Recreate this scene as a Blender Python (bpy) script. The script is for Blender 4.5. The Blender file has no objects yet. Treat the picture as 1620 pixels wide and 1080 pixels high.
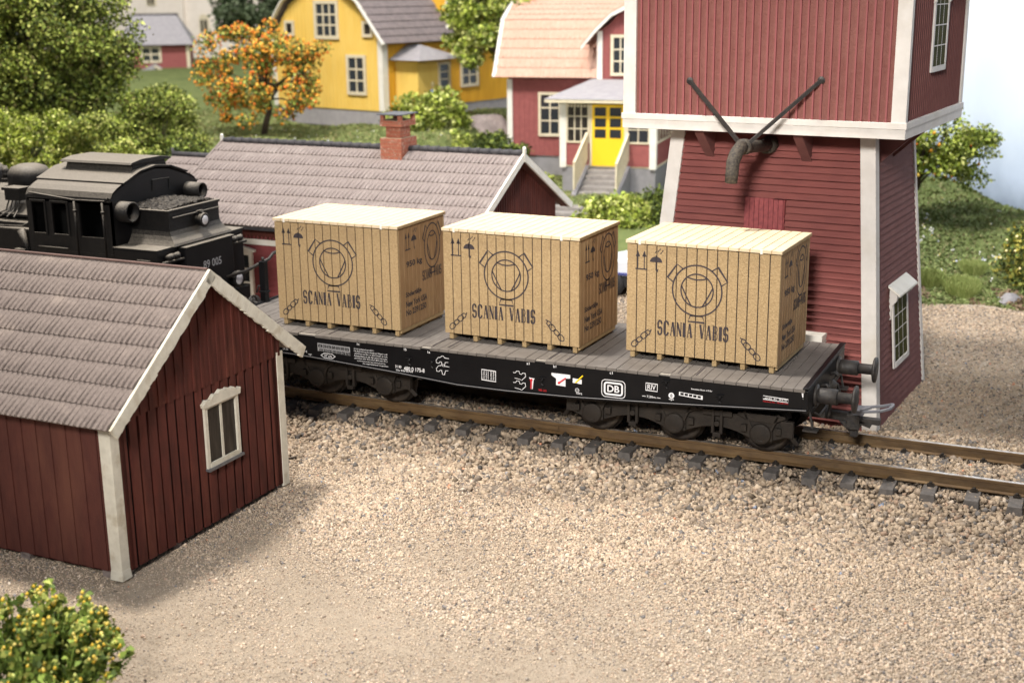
import bpy, bmesh, math, random
import numpy as np
from mathutils import Vector, Matrix
random.seed(7); rng = np.random.default_rng(7)
SC = bpy.context.scene
COL = SC.collection
PI = math.pi
R = math.radians

# ------------------------------------------------------------------ materials
def mat(name, c1, c2=None, scale=6, rough=.75, bump=0, bscale=60, metal=0, attr=None, c3=None, s3=1.5, dust=None, stretch=(1, 1, 1), spec=.35, bdist=.02, sss=0):
    m = bpy.data.materials.new(name); m.use_nodes = True
    nt = m.node_tree; nt.nodes.clear(); N = nt.nodes.new; Lk = nt.links.new
    out = N('ShaderNodeOutputMaterial'); b = N('ShaderNodeBsdfPrincipled'); Lk(b.outputs[0], out.inputs[0])
    b.inputs['Roughness'].default_value = rough; b.inputs['Metallic'].default_value = metal
    b.inputs['Specular IOR Level'].default_value = spec
    tc = N('ShaderNodeTexCoord'); mp = N('ShaderNodeMapping'); mp.inputs['Scale'].default_value = stretch
    oi = N('ShaderNodeObjectInfo'); ad = N('ShaderNodeVectorMath'); ad.operation = 'MULTIPLY_ADD'; Lk(oi.outputs['Random'], ad.inputs[0]); ad.inputs[1].default_value = (31, 17, 23); Lk(tc.outputs['Object'], ad.inputs[2]); Lk(ad.outputs[0], mp.inputs[0])
    def noise(s, d=5):
        n = N('ShaderNodeTexNoise'); n.inputs['Scale'].default_value = s; n.inputs['Detail'].default_value = d; n.inputs['Roughness'].default_value = .6
        Lk(mp.outputs[0], n.inputs['Vector']); return n
    def mix(f, a, bb):
        x = N('ShaderNodeMix'); x.data_type = 'RGBA'
        if isinstance(f, float): x.inputs[0].default_value = f
        else: Lk(f, x.inputs[0])
        for i, v in ((6, a), (7, bb)):
            if isinstance(v, tuple): x.inputs[i].default_value = (*v, 1)
            else: Lk(v, x.inputs[i])
        return x.outputs[2]
    def ramp(sock, lo, hi):
        r = N('ShaderNodeMapRange'); r.inputs[1].default_value = lo; r.inputs[2].default_value = hi; Lk(sock, r.inputs[0]); return r.outputs[0]
    cur = c1
    if attr:
        a = N('ShaderNodeAttribute'); a.attribute_name = attr; cur = a.outputs['Color']
    if c2:
        cur = mix(ramp(noise(scale).outputs['Fac'], .35, .65), cur, c2)
    if c3:
        cur = mix(ramp(noise(s3, 6).outputs['Fac'], .55, .75), cur, c3)
    if dust:
        g = N('ShaderNodeNewGeometry'); sp = N('ShaderNodeSeparateXYZ'); Lk(g.outputs['Normal'], sp.inputs[0])
        n = noise(dust[2], 8); mm = N('ShaderNodeMath'); mm.operation = 'MULTIPLY_ADD'
        Lk(n.outputs['Fac'], mm.inputs[0]); mm.inputs[1].default_value = 1.6; 
        Lk(sp.outputs[2], mm.inputs[2]); cur = mix(ramp(mm.outputs[0], dust[3], dust[4]), cur, dust[0])
    if isinstance(cur, tuple): b.inputs['Base Color'].default_value = (*cur, 1)
    else: Lk(cur, b.inputs['Base Color'])
    if bump:
        bp = N('ShaderNodeBump'); bp.inputs['Strength'].default_value = bump; bp.inputs['Distance'].default_value = bdist
        Lk(noise(bscale, 4).outputs['Fac'], bp.inputs['Height']); Lk(bp.outputs[0], b.inputs['Normal'])
    if sss:
        b.inputs['Transmission Weight'].default_value = 0
    return m

def glass_mat(name, c=(.03, .035, .04), r=.08):
    m = mat(name, c, rough=r, spec=.6); return m

MT = {}
def mk(k, *a, **kw): MT[k] = mat(k, *a, **kw); return MT[k]
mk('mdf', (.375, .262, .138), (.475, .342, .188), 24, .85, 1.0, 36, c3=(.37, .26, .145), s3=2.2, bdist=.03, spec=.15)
mk('mdf_lit', (.66, .54, .38), (.60, .48, .32), 7, .8, .3, 60, c3=(.75, .58, .36), s3=3, spec=.2, bdist=.008)  # same board as the body; strong light on top is in the colour
mk('mdf_shaded', (.33, .21, .11), (.27, .165, .08), 5, .8, .4, 50, c3=(.42, .29, .15), s3=1.2, stretch=(1, 1, .35), bdist=.01, spec=.2)  # body board darkened: weaker light on the crate ends put into the colour
mk('burn', (.045, .036, .04), rough=.8)
mk('laser_groove', (.035, .028, .026), rough=.9)
mk('skid_wood', (.40, .29, .15), (.32, .22, .11), 8, .85, .4, 60)
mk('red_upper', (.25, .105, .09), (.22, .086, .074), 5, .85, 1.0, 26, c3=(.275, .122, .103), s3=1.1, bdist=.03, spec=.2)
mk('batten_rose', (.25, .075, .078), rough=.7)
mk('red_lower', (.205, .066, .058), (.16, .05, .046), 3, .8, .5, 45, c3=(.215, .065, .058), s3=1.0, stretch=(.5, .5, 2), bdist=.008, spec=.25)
mk('red_shaded', (.165, .066, .060), (.14, .054, .05), 4, .85, .35, 60, bdist=.006)  # tower red darkened, shade of the dimmer side faces is in the colour
mk('red_hatch', (.29, .07, .07), (.20, .045, .05), 14, .7, .4, 60, bdist=.006)
mk('shed_red', (.105, .027, .020), (.062, .018, .014), 5, .75, .5, 40, c3=(.14, .044, .03), s3=1.5, stretch=(1, 1, .3), bdist=.01, spec=.25)
mk('shed_side', (.10, .030, .022), (.068, .02, .016), 4, .8, .5, 40, c3=(.125, .045, .03), s3=1.3, stretch=(1, 1, .3), bdist=.01)
mk('house_red', (.31, .095, .088), (.26, .078, .074), 5, .85, .2, 30)
mk('back_red', (.23, .055, .058), (.19, .042, .046), 4, .8, .3, 40, stretch=(.6, .6, 2))
mk('white_paint', (.78, .75, .68), (.70, .67, .60), 4, .65, .35, 40, c3=(.80, .78, .73), s3=1.2, bdist=.006)
mk('white_trim', (.63, .60, .57), (.56, .53, .50), 3.5, .7, .45, 40, c3=(.52, .48, .42), s3=.9, bdist=.006)
mk('shed_white', (.66, .63, .54), (.56, .53, .45), 6, .65, .5, 30, c3=(.42, .36, .26), s3=3.2, bdist=.01)
mk('cream', (.70, .62, .46), (.62, .54, .38), 5, .7)
mk('tile_brown', (.25, .212, .20), (.195, .163, .153), 22, .9, .8, 55, c3=(.30, .262, .245), s3=1.6, bdist=.014, spec=.15)
mk('tile_front', (.215, .178, .162), (.16, .132, .12), 22, .9, .9, 48, c3=(.29, .24, .21), s3=1.4, bdist=.014, spec=.15)
mk('tile_edge', (.16, .10, .085), (.12, .075, .065), 6, .9)
mk('ridge_dark', (.04, .04, .045), (.07, .065, .07), 8, .7, .4, 30)
mk('tile_pink', (.58, .37, .285), (.52, .32, .24), 6, .85, .2, 30, c3=(.56, .335, .25), s3=.8)
mk('tile_grey', (.24, .20, .195), (.18, .15, .15), 4, .9, .3, 25)
mk('felt_grey', (.30, .285, .30), (.36, .34, .35), 4, .9, .2, 30)
mk('yellow', (.80, .56, .14), (.76, .51, .11), 2.5, .75, .1, 30, stretch=(1, 1, .3))
mk('yellow_shaded', (.72, .40, .035), (.62, .33, .028), 3, .75, .1, 30, stretch=(1, 1, .3))  # the gable yellow darkened; shade on the side wall is painted in
mk('door_yellow', (.88, .56, .02), rough=.5)
mk('concrete', (.27, .26, .27), (.22, .21, .22), 3, .9, .3, 20)
mk('step_stone', (.29, .27, .25), (.22, .20, .19), 4, .9, .5, 15)
mk('rock', (.30, .25, .235), (.20, .165, .155), 2.5, .9, .9, 7, bdist=.12)
mk('brick', (.46, .16, .095), (.34, .11, .07), 14, .85, .5, 40, c3=(.58, .45, .36), s3=12)
mk('mortar', (.42, .29, .19), (.3, .2, .13), 12, .9)
mk('lid_metal', (.16, .165, .18), (.12, .12, .13), 8, .5, metal=.3)
mk('deck', (.145, .13, .118), (.115, .102, .092), 5, .6, .4, 34, c3=(.185, .168, .152), s3=1.3, bdist=.006, spec=.4)
mk('deck_joint', (.30, .27, .235), rough=.8)
mk('black_gloss', (.004, .004, .005), (.006, .006, .007), 3, .42, spec=.22)
mk('bogie', (.016, .013, .011), (.024, .019, .015), 5, .6, .4, 40, c3=(.03, .024, .019), s3=3.5, spec=.25)
mk('black_dusty', (.0045, .0045, .005), (.009, .0085, .0085), 8, .5, .7, 50, dust=((.27, .24, .20), 0, 60, 1.02, 2.05), spec=.25, bdist=.012)
mk('flat_black', (.003, .003, .003), rough=.9)  # near-black for the gaps between shed boards and the cab inside
mk('coal', (.018, .016, .015), (.05, .043, .036), 8, .7, .9, 14, dust=((.16, .14, .115), 0, 18, 1.25, 2.5), bdist=.04)
mk('wheel_steel', (.06, .048, .038), (.03, .025, .022), 6, .5, metal=.5)
mk('iron', (.018, .017, .018), (.035, .03, .026), 12, .5, .5, 40, spec=.4)
mk('iron_dust', (.022, .02, .019), (.10, .082, .062), 22, .7, .6, 50)
mk('grey_plastic', (.12, .125, .145), rough=.45, spec=.5)
mk('lens', (.55, .54, .56), (.45, .44, .46), 6, .25)
mk('ink', (.78, .78, .80), rough=.5)
mk('ink_dim', (.30, .30, .31), rough=.5)
mk('red_paint', (.55, .02, .03), rough=.45)
mk('dark_red_ink', (.42, .015, .02), rough=.5)
mk('yellow_paint', (.85, .60, .02), rough=.4)
mk('rail_rust', (.125, .075, .032), (.075, .044, .02), 7, .55, .3, 30, c3=(.18, .12, .058), s3=3.0, stretch=(.4, 1, 1), spec=.4)
mk('rail_top', (.52, .49, .47), (.38, .33, .28), 12, .28, metal=.75, c3=(.22, .13, .07), s3=5)
mk('sleeper', (.075, .068, .064), (.12, .108, .10), 9, .75, .4, 35)
mk('bark', (.05, .036, .026), (.09, .065, .045), 6, .9, .6, 20)
mk('sand', (.44, .365, .285), (.36, .30, .235), 7, .95, 1.0, 26, c3=(.45, .375, .30), s3=.7, bdist=.045, spec=.1)
mk('stones', (1, 1, 1), attr='tint', rough=.9, bump=.3, bscale=40, spec=.2)
mk('leaf', (1, 1, 1), attr='tint', rough=.65, spec=.25)
mk('turf', (.12, .15, .055), (.16, .185, .07), 2.2, .95, .6, 12, c3=(.09, .115, .045), s3=.45, bdist=.1, spec=.05)
mk('plaster', (.82, .74, .66), (.76, .68, .60), 2, .9)
mk('car_white', (.62, .66, .72), rough=.25, spec=.6)
mk('car_blue', (.06, .07, .22), rough=.3, spec=.6)
mk('tyre', (.015, .015, .017), rough=.7)
mk('chrome', (.6, .6, .62), rough=.2, metal=.9)
mk('skin', (.62, .42, .28), rough=.6)
mk('blue_cloth', (.03, .12, .55), rough=.8)
mk('straw_hair', (.75, .6, .3), rough=.8)
MT['glass'] = glass_mat('glass')
MT['glass_green'] = mat('glass_green', (.035, .04, .015), (.07, .065, .02), 3, .8, spec=.05)
MT['glass_grey'] = mat('glass_grey', (.012, .010, .009), (.05, .042, .035), 4, .35, spec=.2, stretch=(3, 3, .4))

# sky backdrop : a painted sheet, paler above, misty grey-blue near its foot
def backdrop_mat():
    m = bpy.data.materials.new('painted_sky'); m.use_nodes = True; nt = m.node_tree; b = nt.nodes['Principled BSDF']
    N = nt.nodes.new; Lk = nt.links.new
    g = N('ShaderNodeTexCoord'); s = N('ShaderNodeSeparateXYZ'); Lk(g.outputs['Object'], s.inputs[0])
    n = N('ShaderNodeTexNoise'); n.inputs['Scale'].default_value = .5; n.inputs['Detail'].default_value = 6; Lk(g.outputs['Object'], n.inputs['Vector'])
    a = N('ShaderNodeMath'); a.operation = 'MULTIPLY_ADD'; Lk(n.outputs['Fac'], a.inputs[0]); a.inputs[1].default_value = 2.6; Lk(s.outputs[2], a.inputs[2])
    r = N('ShaderNodeValToRGB'); mr = N('ShaderNodeMapRange'); mr.inputs[1].default_value = 1.6; mr.inputs[2].default_value = 8.5
    Lk(a.outputs[0], mr.inputs[0]); Lk(mr.outputs[0], r.inputs[0])
    e = r.color_ramp.elements; e[0].position = 0; e[0].color = (.22, .27, .36, 1); e[1].position = 1; e[1].color = (.76, .83, .93, 1)
    x = e.new(.22); x.color = (.48, .57, .72, 1); x = e.new(.5); x.color = (.66, .75, .88, 1)
    Lk(r.outputs[0], b.inputs['Base Color']); b.inputs['Roughness'].default_value = .95
    b.inputs['Specular IOR Level'].default_value = .05
    return m
MT['sky'] = backdrop_mat()

# ------------------------------------------------------------------ mesh helper
class M:
    def __init__(s): s.v = []; s.f = []; s.mi = []; s.sm = []; s.T = None; s.k = 0; s.smooth = False
    def add(s, vs, fs, k=None):
        o = len(s.v)
        if s.T is not None: vs = [tuple(s.T @ Vector(p)) for p in vs]
        s.v += [tuple(p) for p in vs]; s.f += [tuple(i + o for i in f) for f in fs]
        s.mi += [s.k if k is None else k] * len(fs); s.sm += [s.smooth] * len(fs); return s
    def box(s, x0, x1, y0, y1, z0, z1, k=None):
        if x0 > x1: x0, x1 = x1, x0
        if y0 > y1: y0, y1 = y1, y0
        if z0 > z1: z0, z1 = z1, z0
        return s.add([(x0, y0, z0), (x1, y0, z0), (x1, y1, z0), (x0, y1, z0), (x0, y0, z1), (x1, y0, z1), (x1, y1, z1), (x0, y1, z1)],
              [(0, 3, 2, 1), (4, 5, 6, 7), (0, 1, 5, 4), (1, 2, 6, 5), (2, 3, 7, 6), (3, 0, 4, 7)], k)
    def hexa(s, p, k=None):  # 8 points, same order as box
        return s.add(p, [(0, 3, 2, 1), (4, 5, 6, 7), (0, 1, 5, 4), (1, 2, 6, 5), (2, 3, 7, 6), (3, 0, 4, 7)], k)
    def prism(s, poly, a, b, axis='y', k=None):
        f = {'y': lambda p, t: (p[0], t, p[1]), 'x': lambda p, t: (t, p[0], p[1]), 'z': lambda p, t: (p[0], p[1], t)}[axis]
        n = len(poly); vs = [f(p, a) for p in poly] + [f(p, b) for p in poly]
        return s.add(vs, [tuple(range(n))[::-1], tuple(range(n, 2 * n))] + [(i, (i + 1) % n, (i + 1) % n + n, i + n) for i in range(n)], k)
    def beam(s, p, q, w, h, up=(0, 0, 1), k=None):
        p, q = Vector(p), Vector(q); d = (q - p).normalized(); sd = d.cross(Vector(up))
        if sd.length < 1e-4: sd = d.cross(Vector((0, 1, 0)))
        sd.normalize(); u = sd.cross(d); a, b = sd * w / 2, u * h / 2
        return s.hexa([p - a - b, q - a - b, q + a - b, p + a - b, p - a + b, q - a + b, q + a + b, p + a + b], k)
    def tube(s, pts, r, n=10, cap=True, k=None):
        pts = [Vector(p) for p in pts]; rs = r if isinstance(r, (list, tuple)) else [r] * len(pts); vs = []; fs = []
        ref = None
        for i, p in enumerate(pts):
            d = (pts[min(i + 1, len(pts) - 1)] - pts[max(i - 1, 0)]).normalized()
            if ref is None: ref = Vector((0, 0, 1)) if abs(d.z) < .9 else Vector((1, 0, 0))
            a = d.cross(ref).normalized(); b = a.cross(d); ref = b
            vs += [p + a * math.cos(2 * PI * j / n) * rs[i] + b * math.sin(2 * PI * j / n) * rs[i] for j in range(n)]
        for i in range(len(pts) - 1):
            fs += [(i * n + j, i * n + (j + 1) % n, (i + 1) * n + (j + 1) % n, (i + 1) * n + j) for j in range(n)]
        if cap: fs += [tuple(range(n))[::-1], tuple(range((len(pts) - 1) * n, len(pts) * n))]
        return s.add(vs, fs, k)
    def lathe(s, prof, c, axis='z', n=24, k=None):  # prof: (r, t)
        vs = []; fs = []; m = len(prof)
        for r, t in prof:
            for j in range(n):
                a = 2 * PI * j / n; x, y = r * math.cos(a), r * math.sin(a)
                p = {'z': (x, y, t), 'y': (x, t, y), 'x': (t, x, y)}[axis]
                vs.append((c[0] + p[0], c[1] + p[1], c[2] + p[2]))
        for i in range(m - 1):
            fs += [(i * n + j, i * n + (j + 1) % n, (i + 1) * n + (j + 1) % n, (i + 1) * n + j) for j in range(n)]
        fs += [tuple(range(n)), tuple(range((m - 1) * n, m * n))]
        return s.add(vs, fs, k)
    def ribbon(s, pts, w, place, closed=False, k=None):
        """flat line drawn on a face; place maps (u, v) to 3D"""
        P = [Vector(p) for p in pts]; n = len(P); vs = []; fs = []
        for i in range(n):
            a = P[(i - 1) % n] if (closed or i) else P[i]; b = P[(i + 1) % n] if (closed or i < n - 1) else P[i]
            d = (b - a).normalized() if (b - a).length > 1e-9 else Vector((1, 0)); nn = Vector((-d.y, d.x)) * w / 2
            sc = 1.0
            if (closed or 0 < i < n - 1):
                e = (P[i] - a).normalized(); sc = min(1.6, 1 / max(.3, abs(e.dot(d))))
            vs += [place(*(P[i] + nn * sc)), place(*(P[i] - nn * sc))]
        for i in range(n if closed else n - 1):
            j = (i + 1) % n; fs.append((2 * i, 2 * i + 1, 2 * j + 1, 2 * j))
        return s.add(vs, fs, k)
    def flat(s, poly, place, k=None):
        return s.add([place(*p) for p in poly], [tuple(range(len(poly)))], k)
    def build(s, name, mats, parent=None, bevel=0, org=None, weld=False):
        me = bpy.data.meshes.new(name); v = s.v
        if org is not None: v = [(p[0] - org[0], p[1] - org[1], p[2] - org[2]) for p in v]
        me.from_pydata(v, [], s.f)
        if not isinstance(mats, (list, tuple)): mats = [mats]
        for m in mats: me.materials.append(MT[m] if isinstance(m, str) else m)
        if len(mats) > 1: me.polygons.foreach_set('material_index', s.mi)
        if any(s.sm): me.polygons.foreach_set('use_smooth', s.sm)
        me.update()
        bm = bmesh.new(); bm.from_mesh(me); bmesh.ops.recalc_face_normals(bm, faces=bm.faces); bm.to_mesh(me); bm.free()
        o = bpy.data.objects.new(name, me); COL.objects.link(o)
        if parent is not None: o.parent = parent
        if bevel:
            b = o.modifiers.new('b', 'BEVEL'); b.width = bevel; b.segments = 2; b.limit_method = 'ANGLE'; b.angle_limit = R(40)
        return o

def tag(o, label=None, cat=None, group=None, kind=None):
    if label: o['label'] = label
    if cat: o['category'] = cat
    if group: o['group'] = group
    if kind: o['kind'] = kind
    return o
def empty(name, loc, rz=0, label=None, cat=None, group=None):
    o = bpy.data.objects.new(name, None); COL.objects.link(o); o.location = loc; o.rotation_euler = (0, 0, rz); o.empty_display_size = .2
    return tag(o, label, cat, group)
def kids(o): return [c for c in bpy.data.objects if c.parent == o]
def copy_tree(o, parent=None):
    c = o.copy(); COL.objects.link(c); c.parent = parent
    for ch in kids(o): copy_tree(ch, c)
    return c

def raw_mesh(name, v, f, mats, tint=None, parent=None, smooth=False):
    """v (N,3) array, f (K,4) or (K,3) array, tint (K,3) per-face colour"""
    me = bpy.data.meshes.new(name); n = f.shape[1]; K = len(f)
    me.vertices.add(len(v)); me.vertices.foreach_set('co', v.astype(np.float32).ravel())
    me.loops.add(K * n); me.loops.foreach_set('vertex_index', f.astype(np.int32).ravel())
    me.polygons.add(K); me.polygons.foreach_set('loop_start', np.arange(0, K * n, n, dtype=np.int32))
    me.polygons.foreach_set('loop_total', np.full(K, n, dtype=np.int32))
    if smooth: me.polygons.foreach_set('use_smooth', np.ones(K, dtype=bool))
    if tint is not None:
        a = me.attributes.new('tint', 'FLOAT_COLOR', 'CORNER'); c = np.ones((K, 4), dtype=np.float32); c[:, :3] = tint
        a.data.foreach_set('color', np.repeat(c, n, axis=0).ravel())
    me.update(calc_edges=True); me.validate()
    for m in (mats if isinstance(mats, list) else [mats]): me.materials.append(MT[m])
    o = bpy.data.objects.new(name, me); COL.objects.link(o)
    if parent is not None: o.parent = parent
    return o

# ------------------------------------------------------------------ text
_tc = {}
def text_geo(s, bold=0.0):
    key = (s, bold)
    if key in _tc: return _tc[key]
    cu = bpy.data.curves.new('t', 'FONT'); cu.body = s; cu.size = 1; cu.align_x = 'CENTER'; cu.align_y = 'CENTER'; cu.offset = bold; cu.resolution_u = 3
    ob = bpy.data.objects.new('t', cu); COL.objects.link(ob); bpy.context.view_layer.update()
    me = ob.evaluated_get(bpy.context.evaluated_depsgraph_get()).to_mesh()
    v = [tuple(p.co[:2]) for p in me.vertices]; f = [tuple(p.vertices) for p in me.polygons]
    ob.to_mesh_clear(); bpy.data.objects.remove(ob); bpy.data.curves.remove(cu)
    if v:
        xs = [p[0] for p in v]; ys = [p[1] for p in v]
        cx, cy = (min(xs) + max(xs)) / 2, (min(ys) + max(ys)) / 2; w, h = max(xs) - min(xs), max(ys) - min(ys)
        v = [((p[0] - cx) / w, (p[1] - cy) / h) for p in v]
    _tc[key] = (v, f); return v, f
def put_text(m, s, u, v, w, h, place, bold=0.0, k=None):
    vs, fs = text_geo(s, bold)
    m.add([place(u + p[0] * w, v + p[1] * h) for p in vs], fs, k)

# slab-serif condensed stencil letters drawn as strokes in a 1 x 1 cell
def arc(cx, cy, rx, ry, a0, a1, n=10):
    return [(cx + rx * math.cos(R(a0 + (a1 - a0) * i / n)), cy + ry * math.sin(R(a0 + (a1 - a0) * i / n))) for i in range(n + 1)]
GL = {
 'S': [([*arc(.5, .75, .33, .22, 5, 180, 8), *arc(.42, .56, .26, .1, 215, 270, 4), *arc(.55, .42, .28, .1, 90, 20, 4), *arc(.5, .25, .33, .22, 0, -180, 8)], .19), ([(.83, .70), (.83, .98)], .1), ([(.17, .02), (.17, .30)], .1)],
 'C': [([*arc(.5, .74, .34, .23, 5, 180, 8), *arc(.5, .26, .34, .23, 180, 355, 8)], .2), ([(.86, .68), (.86, .98)], .1)],
 'A': [([(.16, .03), (.46, .97)], .12), ([(.84, .03), (.52, .97)], .22), ([(.28, .34), (.72, .34)], .08), ([(.0, .03), (.34, .03)], .07), ([(.64, .03), (1.0, .03)], .07)],
 'N': [([(.18, .03), (.18, .97)], .13), ([(.84, .03), (.84, .97)], .13), ([(.2, .94), (.82, .06)], .2), ([(.0, .03), (.36, .03)], .07), ([(.0, .97), (.3, .97)], .07), ([(.66, .97), (1.0, .97)], .07)],
 'I': [([(.5, .03), (.5, .97)], .34), ([(.1, .03), (.9, .03)], .07), ([(.1, .97), (.9, .97)], .07)],
 'V': [([(.18, .97), (.5, .05)], .22), ([(.84, .97), (.54, .05)], .12), ([(.0, .97), (.38, .97)], .07), ([(.66, .97), (1.0, .97)], .07)],
 'B': [([(.24, .03), (.24, .97)], .2), ([(.05, .97), (.55, .97), *arc(.55, .755, .28, .215, 90, -90, 8), (.3, .54)], .12), ([(.3, .54), *arc(.57, .285, .3, .255, 90, -90, 8), (.05, .03)], .12)],
}
def slab_text(m, s, u0, v0, cw, h, place, gap=.16):
    x = u0
    for ch in s:
        if ch == ' ': x += cw * 1.2; continue
        w = cw * (.55 if ch == 'I' else 1)
        for pts, t in GL[ch]:
            m.ribbon([(x + p[0] * w, v0 + p[1] * h) for p in pts], (t * 1.6 if t > .15 else t * 1.25) * cw, place)
        x += w + cw * gap
    return x

# ------------------------------------------------------------------ cladding / roof / window helpers
def batten_wall(m, O, U, N_, z0, ztop, u0, u1, step, bw=.02, bt=.02, kb=0, kt=0, thick=.06, u_list=None):
    """upright board wall: slab with raised battens. ztop is a function of u. O origin, U horizontal unit, N_ outward unit"""
    O, U, N_ = Vector(O), Vector(U), Vector(N_)
    P = lambda u, n, z: tuple(O + U * u + N_ * n + Vector((0, 0, z)))
    us = [u0] + ([x for x in (u_list or []) if u0 < x < u1]) + [u1]
    for a, b in zip(us, us[1:]):
        m.add([P(a, 0, z0), P(b, 0, z0), P(b, 0, ztop(b)), P(a, 0, ztop(a)), P(a, -thick, z0), P(b, -thick, z0), P(b, -thick, ztop(b)), P(a, -thick, ztop(a))],
              [(0, 1, 2, 3), (7, 6, 5, 4), (3, 2, 6, 7), (0, 4, 5, 1), (1, 5, 6, 2), (0, 3, 7, 4)], kb)
    n = max(1, int((u1 - u0) / step))
    for i in range(n + 1):
        u = u0 + (u1 - u0) * i / n; u = min(max(u, u0 + bw), u1 - bw) + random.uniform(-.003, .003); w = bw * random.uniform(.85, 1.1) / 2
        za, zb = ztop(u - w) - .005, ztop(u + w) - .005
        m.add([P(u - w, .0, z0), P(u + w, 0, z0), P(u + w, bt, z0), P(u - w, bt, z0), P(u - w, 0, za), P(u + w, 0, zb), P(u + w, bt, zb), P(u - w, bt, za)],
              [(0, 1, 2, 3), (4, 7, 6, 5), (0, 4, 5, 1), (1, 5, 6, 2), (2, 6, 7, 3), (3, 7, 4, 0)], kt)

def clap_wall(m, A, B, Cc, D, n, t=.03, k=0):
    """lapped horizontal boards on the quad A,B (foot) Cc,D (head); each laps over the one below"""
    A, B, Cc, D = map(Vector, (A, B, Cc, D)); N_ = (B - A).cross(D - A).normalized()
    for i in range(n):
        a0, a1 = i / n, (i + 1) / n; tt = t * random.uniform(.8, 1.2)
        p, q = A.lerp(D, a0), B.lerp(Cc, a0); r, s_ = B.lerp(Cc, a1), A.lerp(D, a1)
        m.add([p + N_ * tt, q + N_ * tt, r, s_, p - N_ * .02, q - N_ * .02], [(0, 1, 2, 3), (4, 5, 1, 0), (0, 3, 4), (1, 5, 2)], k)

def tile_roof(m, O, U, S, L, Ls, tile, rows, rib=.022, lip=.03, wob=.006, k=0, seed=1):
    """pantiled slope. O upper-left corner, U along the ridge, S down the slope"""
    O, U, S = Vector(O), Vector(U).normalized(), Vector(S).normalized(); N_ = U.cross(S)
    if N_.z < 0: N_ = -N_
    nt = int(L / tile); rl = Ls / rows; rr = random.Random(seed)
    prof = ((0, .2), (.22, 0), (.58, .05), (.70, .8), (.80, 1.0), (.90, .75))
    for r in range(rows):
        vs = []; fs = []; ph = rr.uniform(0, 0.3); s0, s1 = r * rl, (r + 1) * rl + .03
        cols = []
        for t in range(nt + 1):
            jit = rr.uniform(-.004, .004); hj = rr.uniform(.8, 1.25)
            for a, h in prof:
                u = (t + a + ph) * tile + jit
                if u > L: continue
                cols.append((u, h * hj, rr.uniform(-wob, wob)))
        cols = [(0, .2, 0)] + [c for c in cols if c[0] > 0] + [(L, .3, 0)]
        for u, h, w in cols:
            for sa, lf, rf in ((s0, .0, .0), (s0 * .62 + s1 * .38, .42, .45), (s1 - .05, .95, 1), (s1 + w, .9, .8), (s1 + w, -.25, 0)):
                vs.append(tuple(O + U * u + S * sa + N_ * (lip * lf + rib * h * rf)))
        for i in range(len(cols) - 1):
            for j in range(4): fs.append((i * 5 + j, i * 5 + j + 1, (i + 1) * 5 + j + 1, (i + 1) * 5 + j))
        m.add(vs, fs, k)
    p = [O, O + U * L, O + U * L + S * Ls, O + S * Ls]; 
    m.hexa([q - N_ * .06 for q in p] + [q - N_ * .004 for q in p], k)

def window(parent, O, U, N_, w, h, cols, rows, fw=.09, fmat='white_paint', gmat='glass', depth=.07, bar=.03, head=0, sill=0, fname='window'):
    """frame with its glass as a sub-part. O = lower-left outside corner"""
    O, U, N_ = Vector(O), Vector(U), Vector(N_); m = M(); P = lambda u, z, n: O + U * u + Vector((0, 0, z)) + N_ * n
    def b(u0, u1, z0, z1, n0, n1, mm=m):
        mm.hexa([P(u0, z0, n0), P(u1, z0, n0), P(u1, z0, n1), P(u0, z0, n1), P(u0, z1, n0), P(u1, z1, n0), P(u1, z1, n1), P(u0, z1, n1)])
    b(0, fw, 0, h, -.01, depth); b(w - fw, w, 0, h, -.01, depth); b(fw, w - fw, h - fw, h, -.01, depth - .003); b(fw, w - fw, 0, fw, -.01, depth + .01)
    iw, ih = w - 2 * fw, h - 2 * fw
    for i in range(1, cols): u = fw + iw * i / cols; b(u - bar / 2, u + bar / 2, fw, h - fw, .0, depth * .55)
    for i in range(1, rows): z = fw + ih * i / rows; b(fw, w - fw, z - bar / 2, z + bar / 2, 0, depth * .5)
    if head: b(-.06, w + .06, h, h + head, -.01, depth + .08)
    if sill: b(-.04, w + .04, -sill, 0, -.01, depth + .04)
    f = m.build(fname, fmat, parent)
    g = M(); b(fw - .01, w - fw + .01, fw - .01, h - fw + .01, -.005, .012, g); g.build('pane', gmat, f)
    return f

# ================================================================== ground
def smooth(t): t = min(1, max(0, t)); return t * t * (3 - 2 * t)
def terr(x, y):
    n = math.sin(x * 1.3 + y * .7) * .06 + math.sin(x * .5 - y * 1.1 + 2) * .08
    if x > -1.5:
        y0 = 13.35 + .35 * math.sin(x * 1.7); hr = -.53 + .125 * max(0, y - y0) + (.10 * smooth((y - y0) / .5)) + n * smooth((y - y0) / 3)
    else: hr = 0
    if x < -17: Hp = 2.15
    elif x < -12.3: Hp = 2.15 + .3 * smooth((x + 17) / 2)
    elif x < -10.5: Hp = 2.45 - 1.8 * smooth((x + 12.3) / 1.8)
    else: Hp = .65
    if x > -2.5:
        w = smooth((x + 2.5) / 2.5)
    else: w = 0
    hl = -.53 + (Hp + .53) * smooth((y - 10.6) / 9.6) + n * smooth((y - 11) / 3)
    if x > -1.5 or w > 0: return hl * (1 - w) + (hr if x > -1.5 else hl) * w
    return hl
m = M(); m.add([(-60, -24, -.45), (24, -24, -.45), (24, 17, -.45), (-60, 17, -.45)], [(0, 1, 2, 3)])
g = m.build('ground', 'sand'); tag(g, kind='structure')
nx, ny = 260, 200
xs = np.concatenate([np.linspace(-130, -32, 40), np.linspace(-31.5, 24, nx - 40)]); ys = np.concatenate([np.linspace(9.5, 40, 150), np.linspace(41, 125, ny - 150)])
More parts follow.
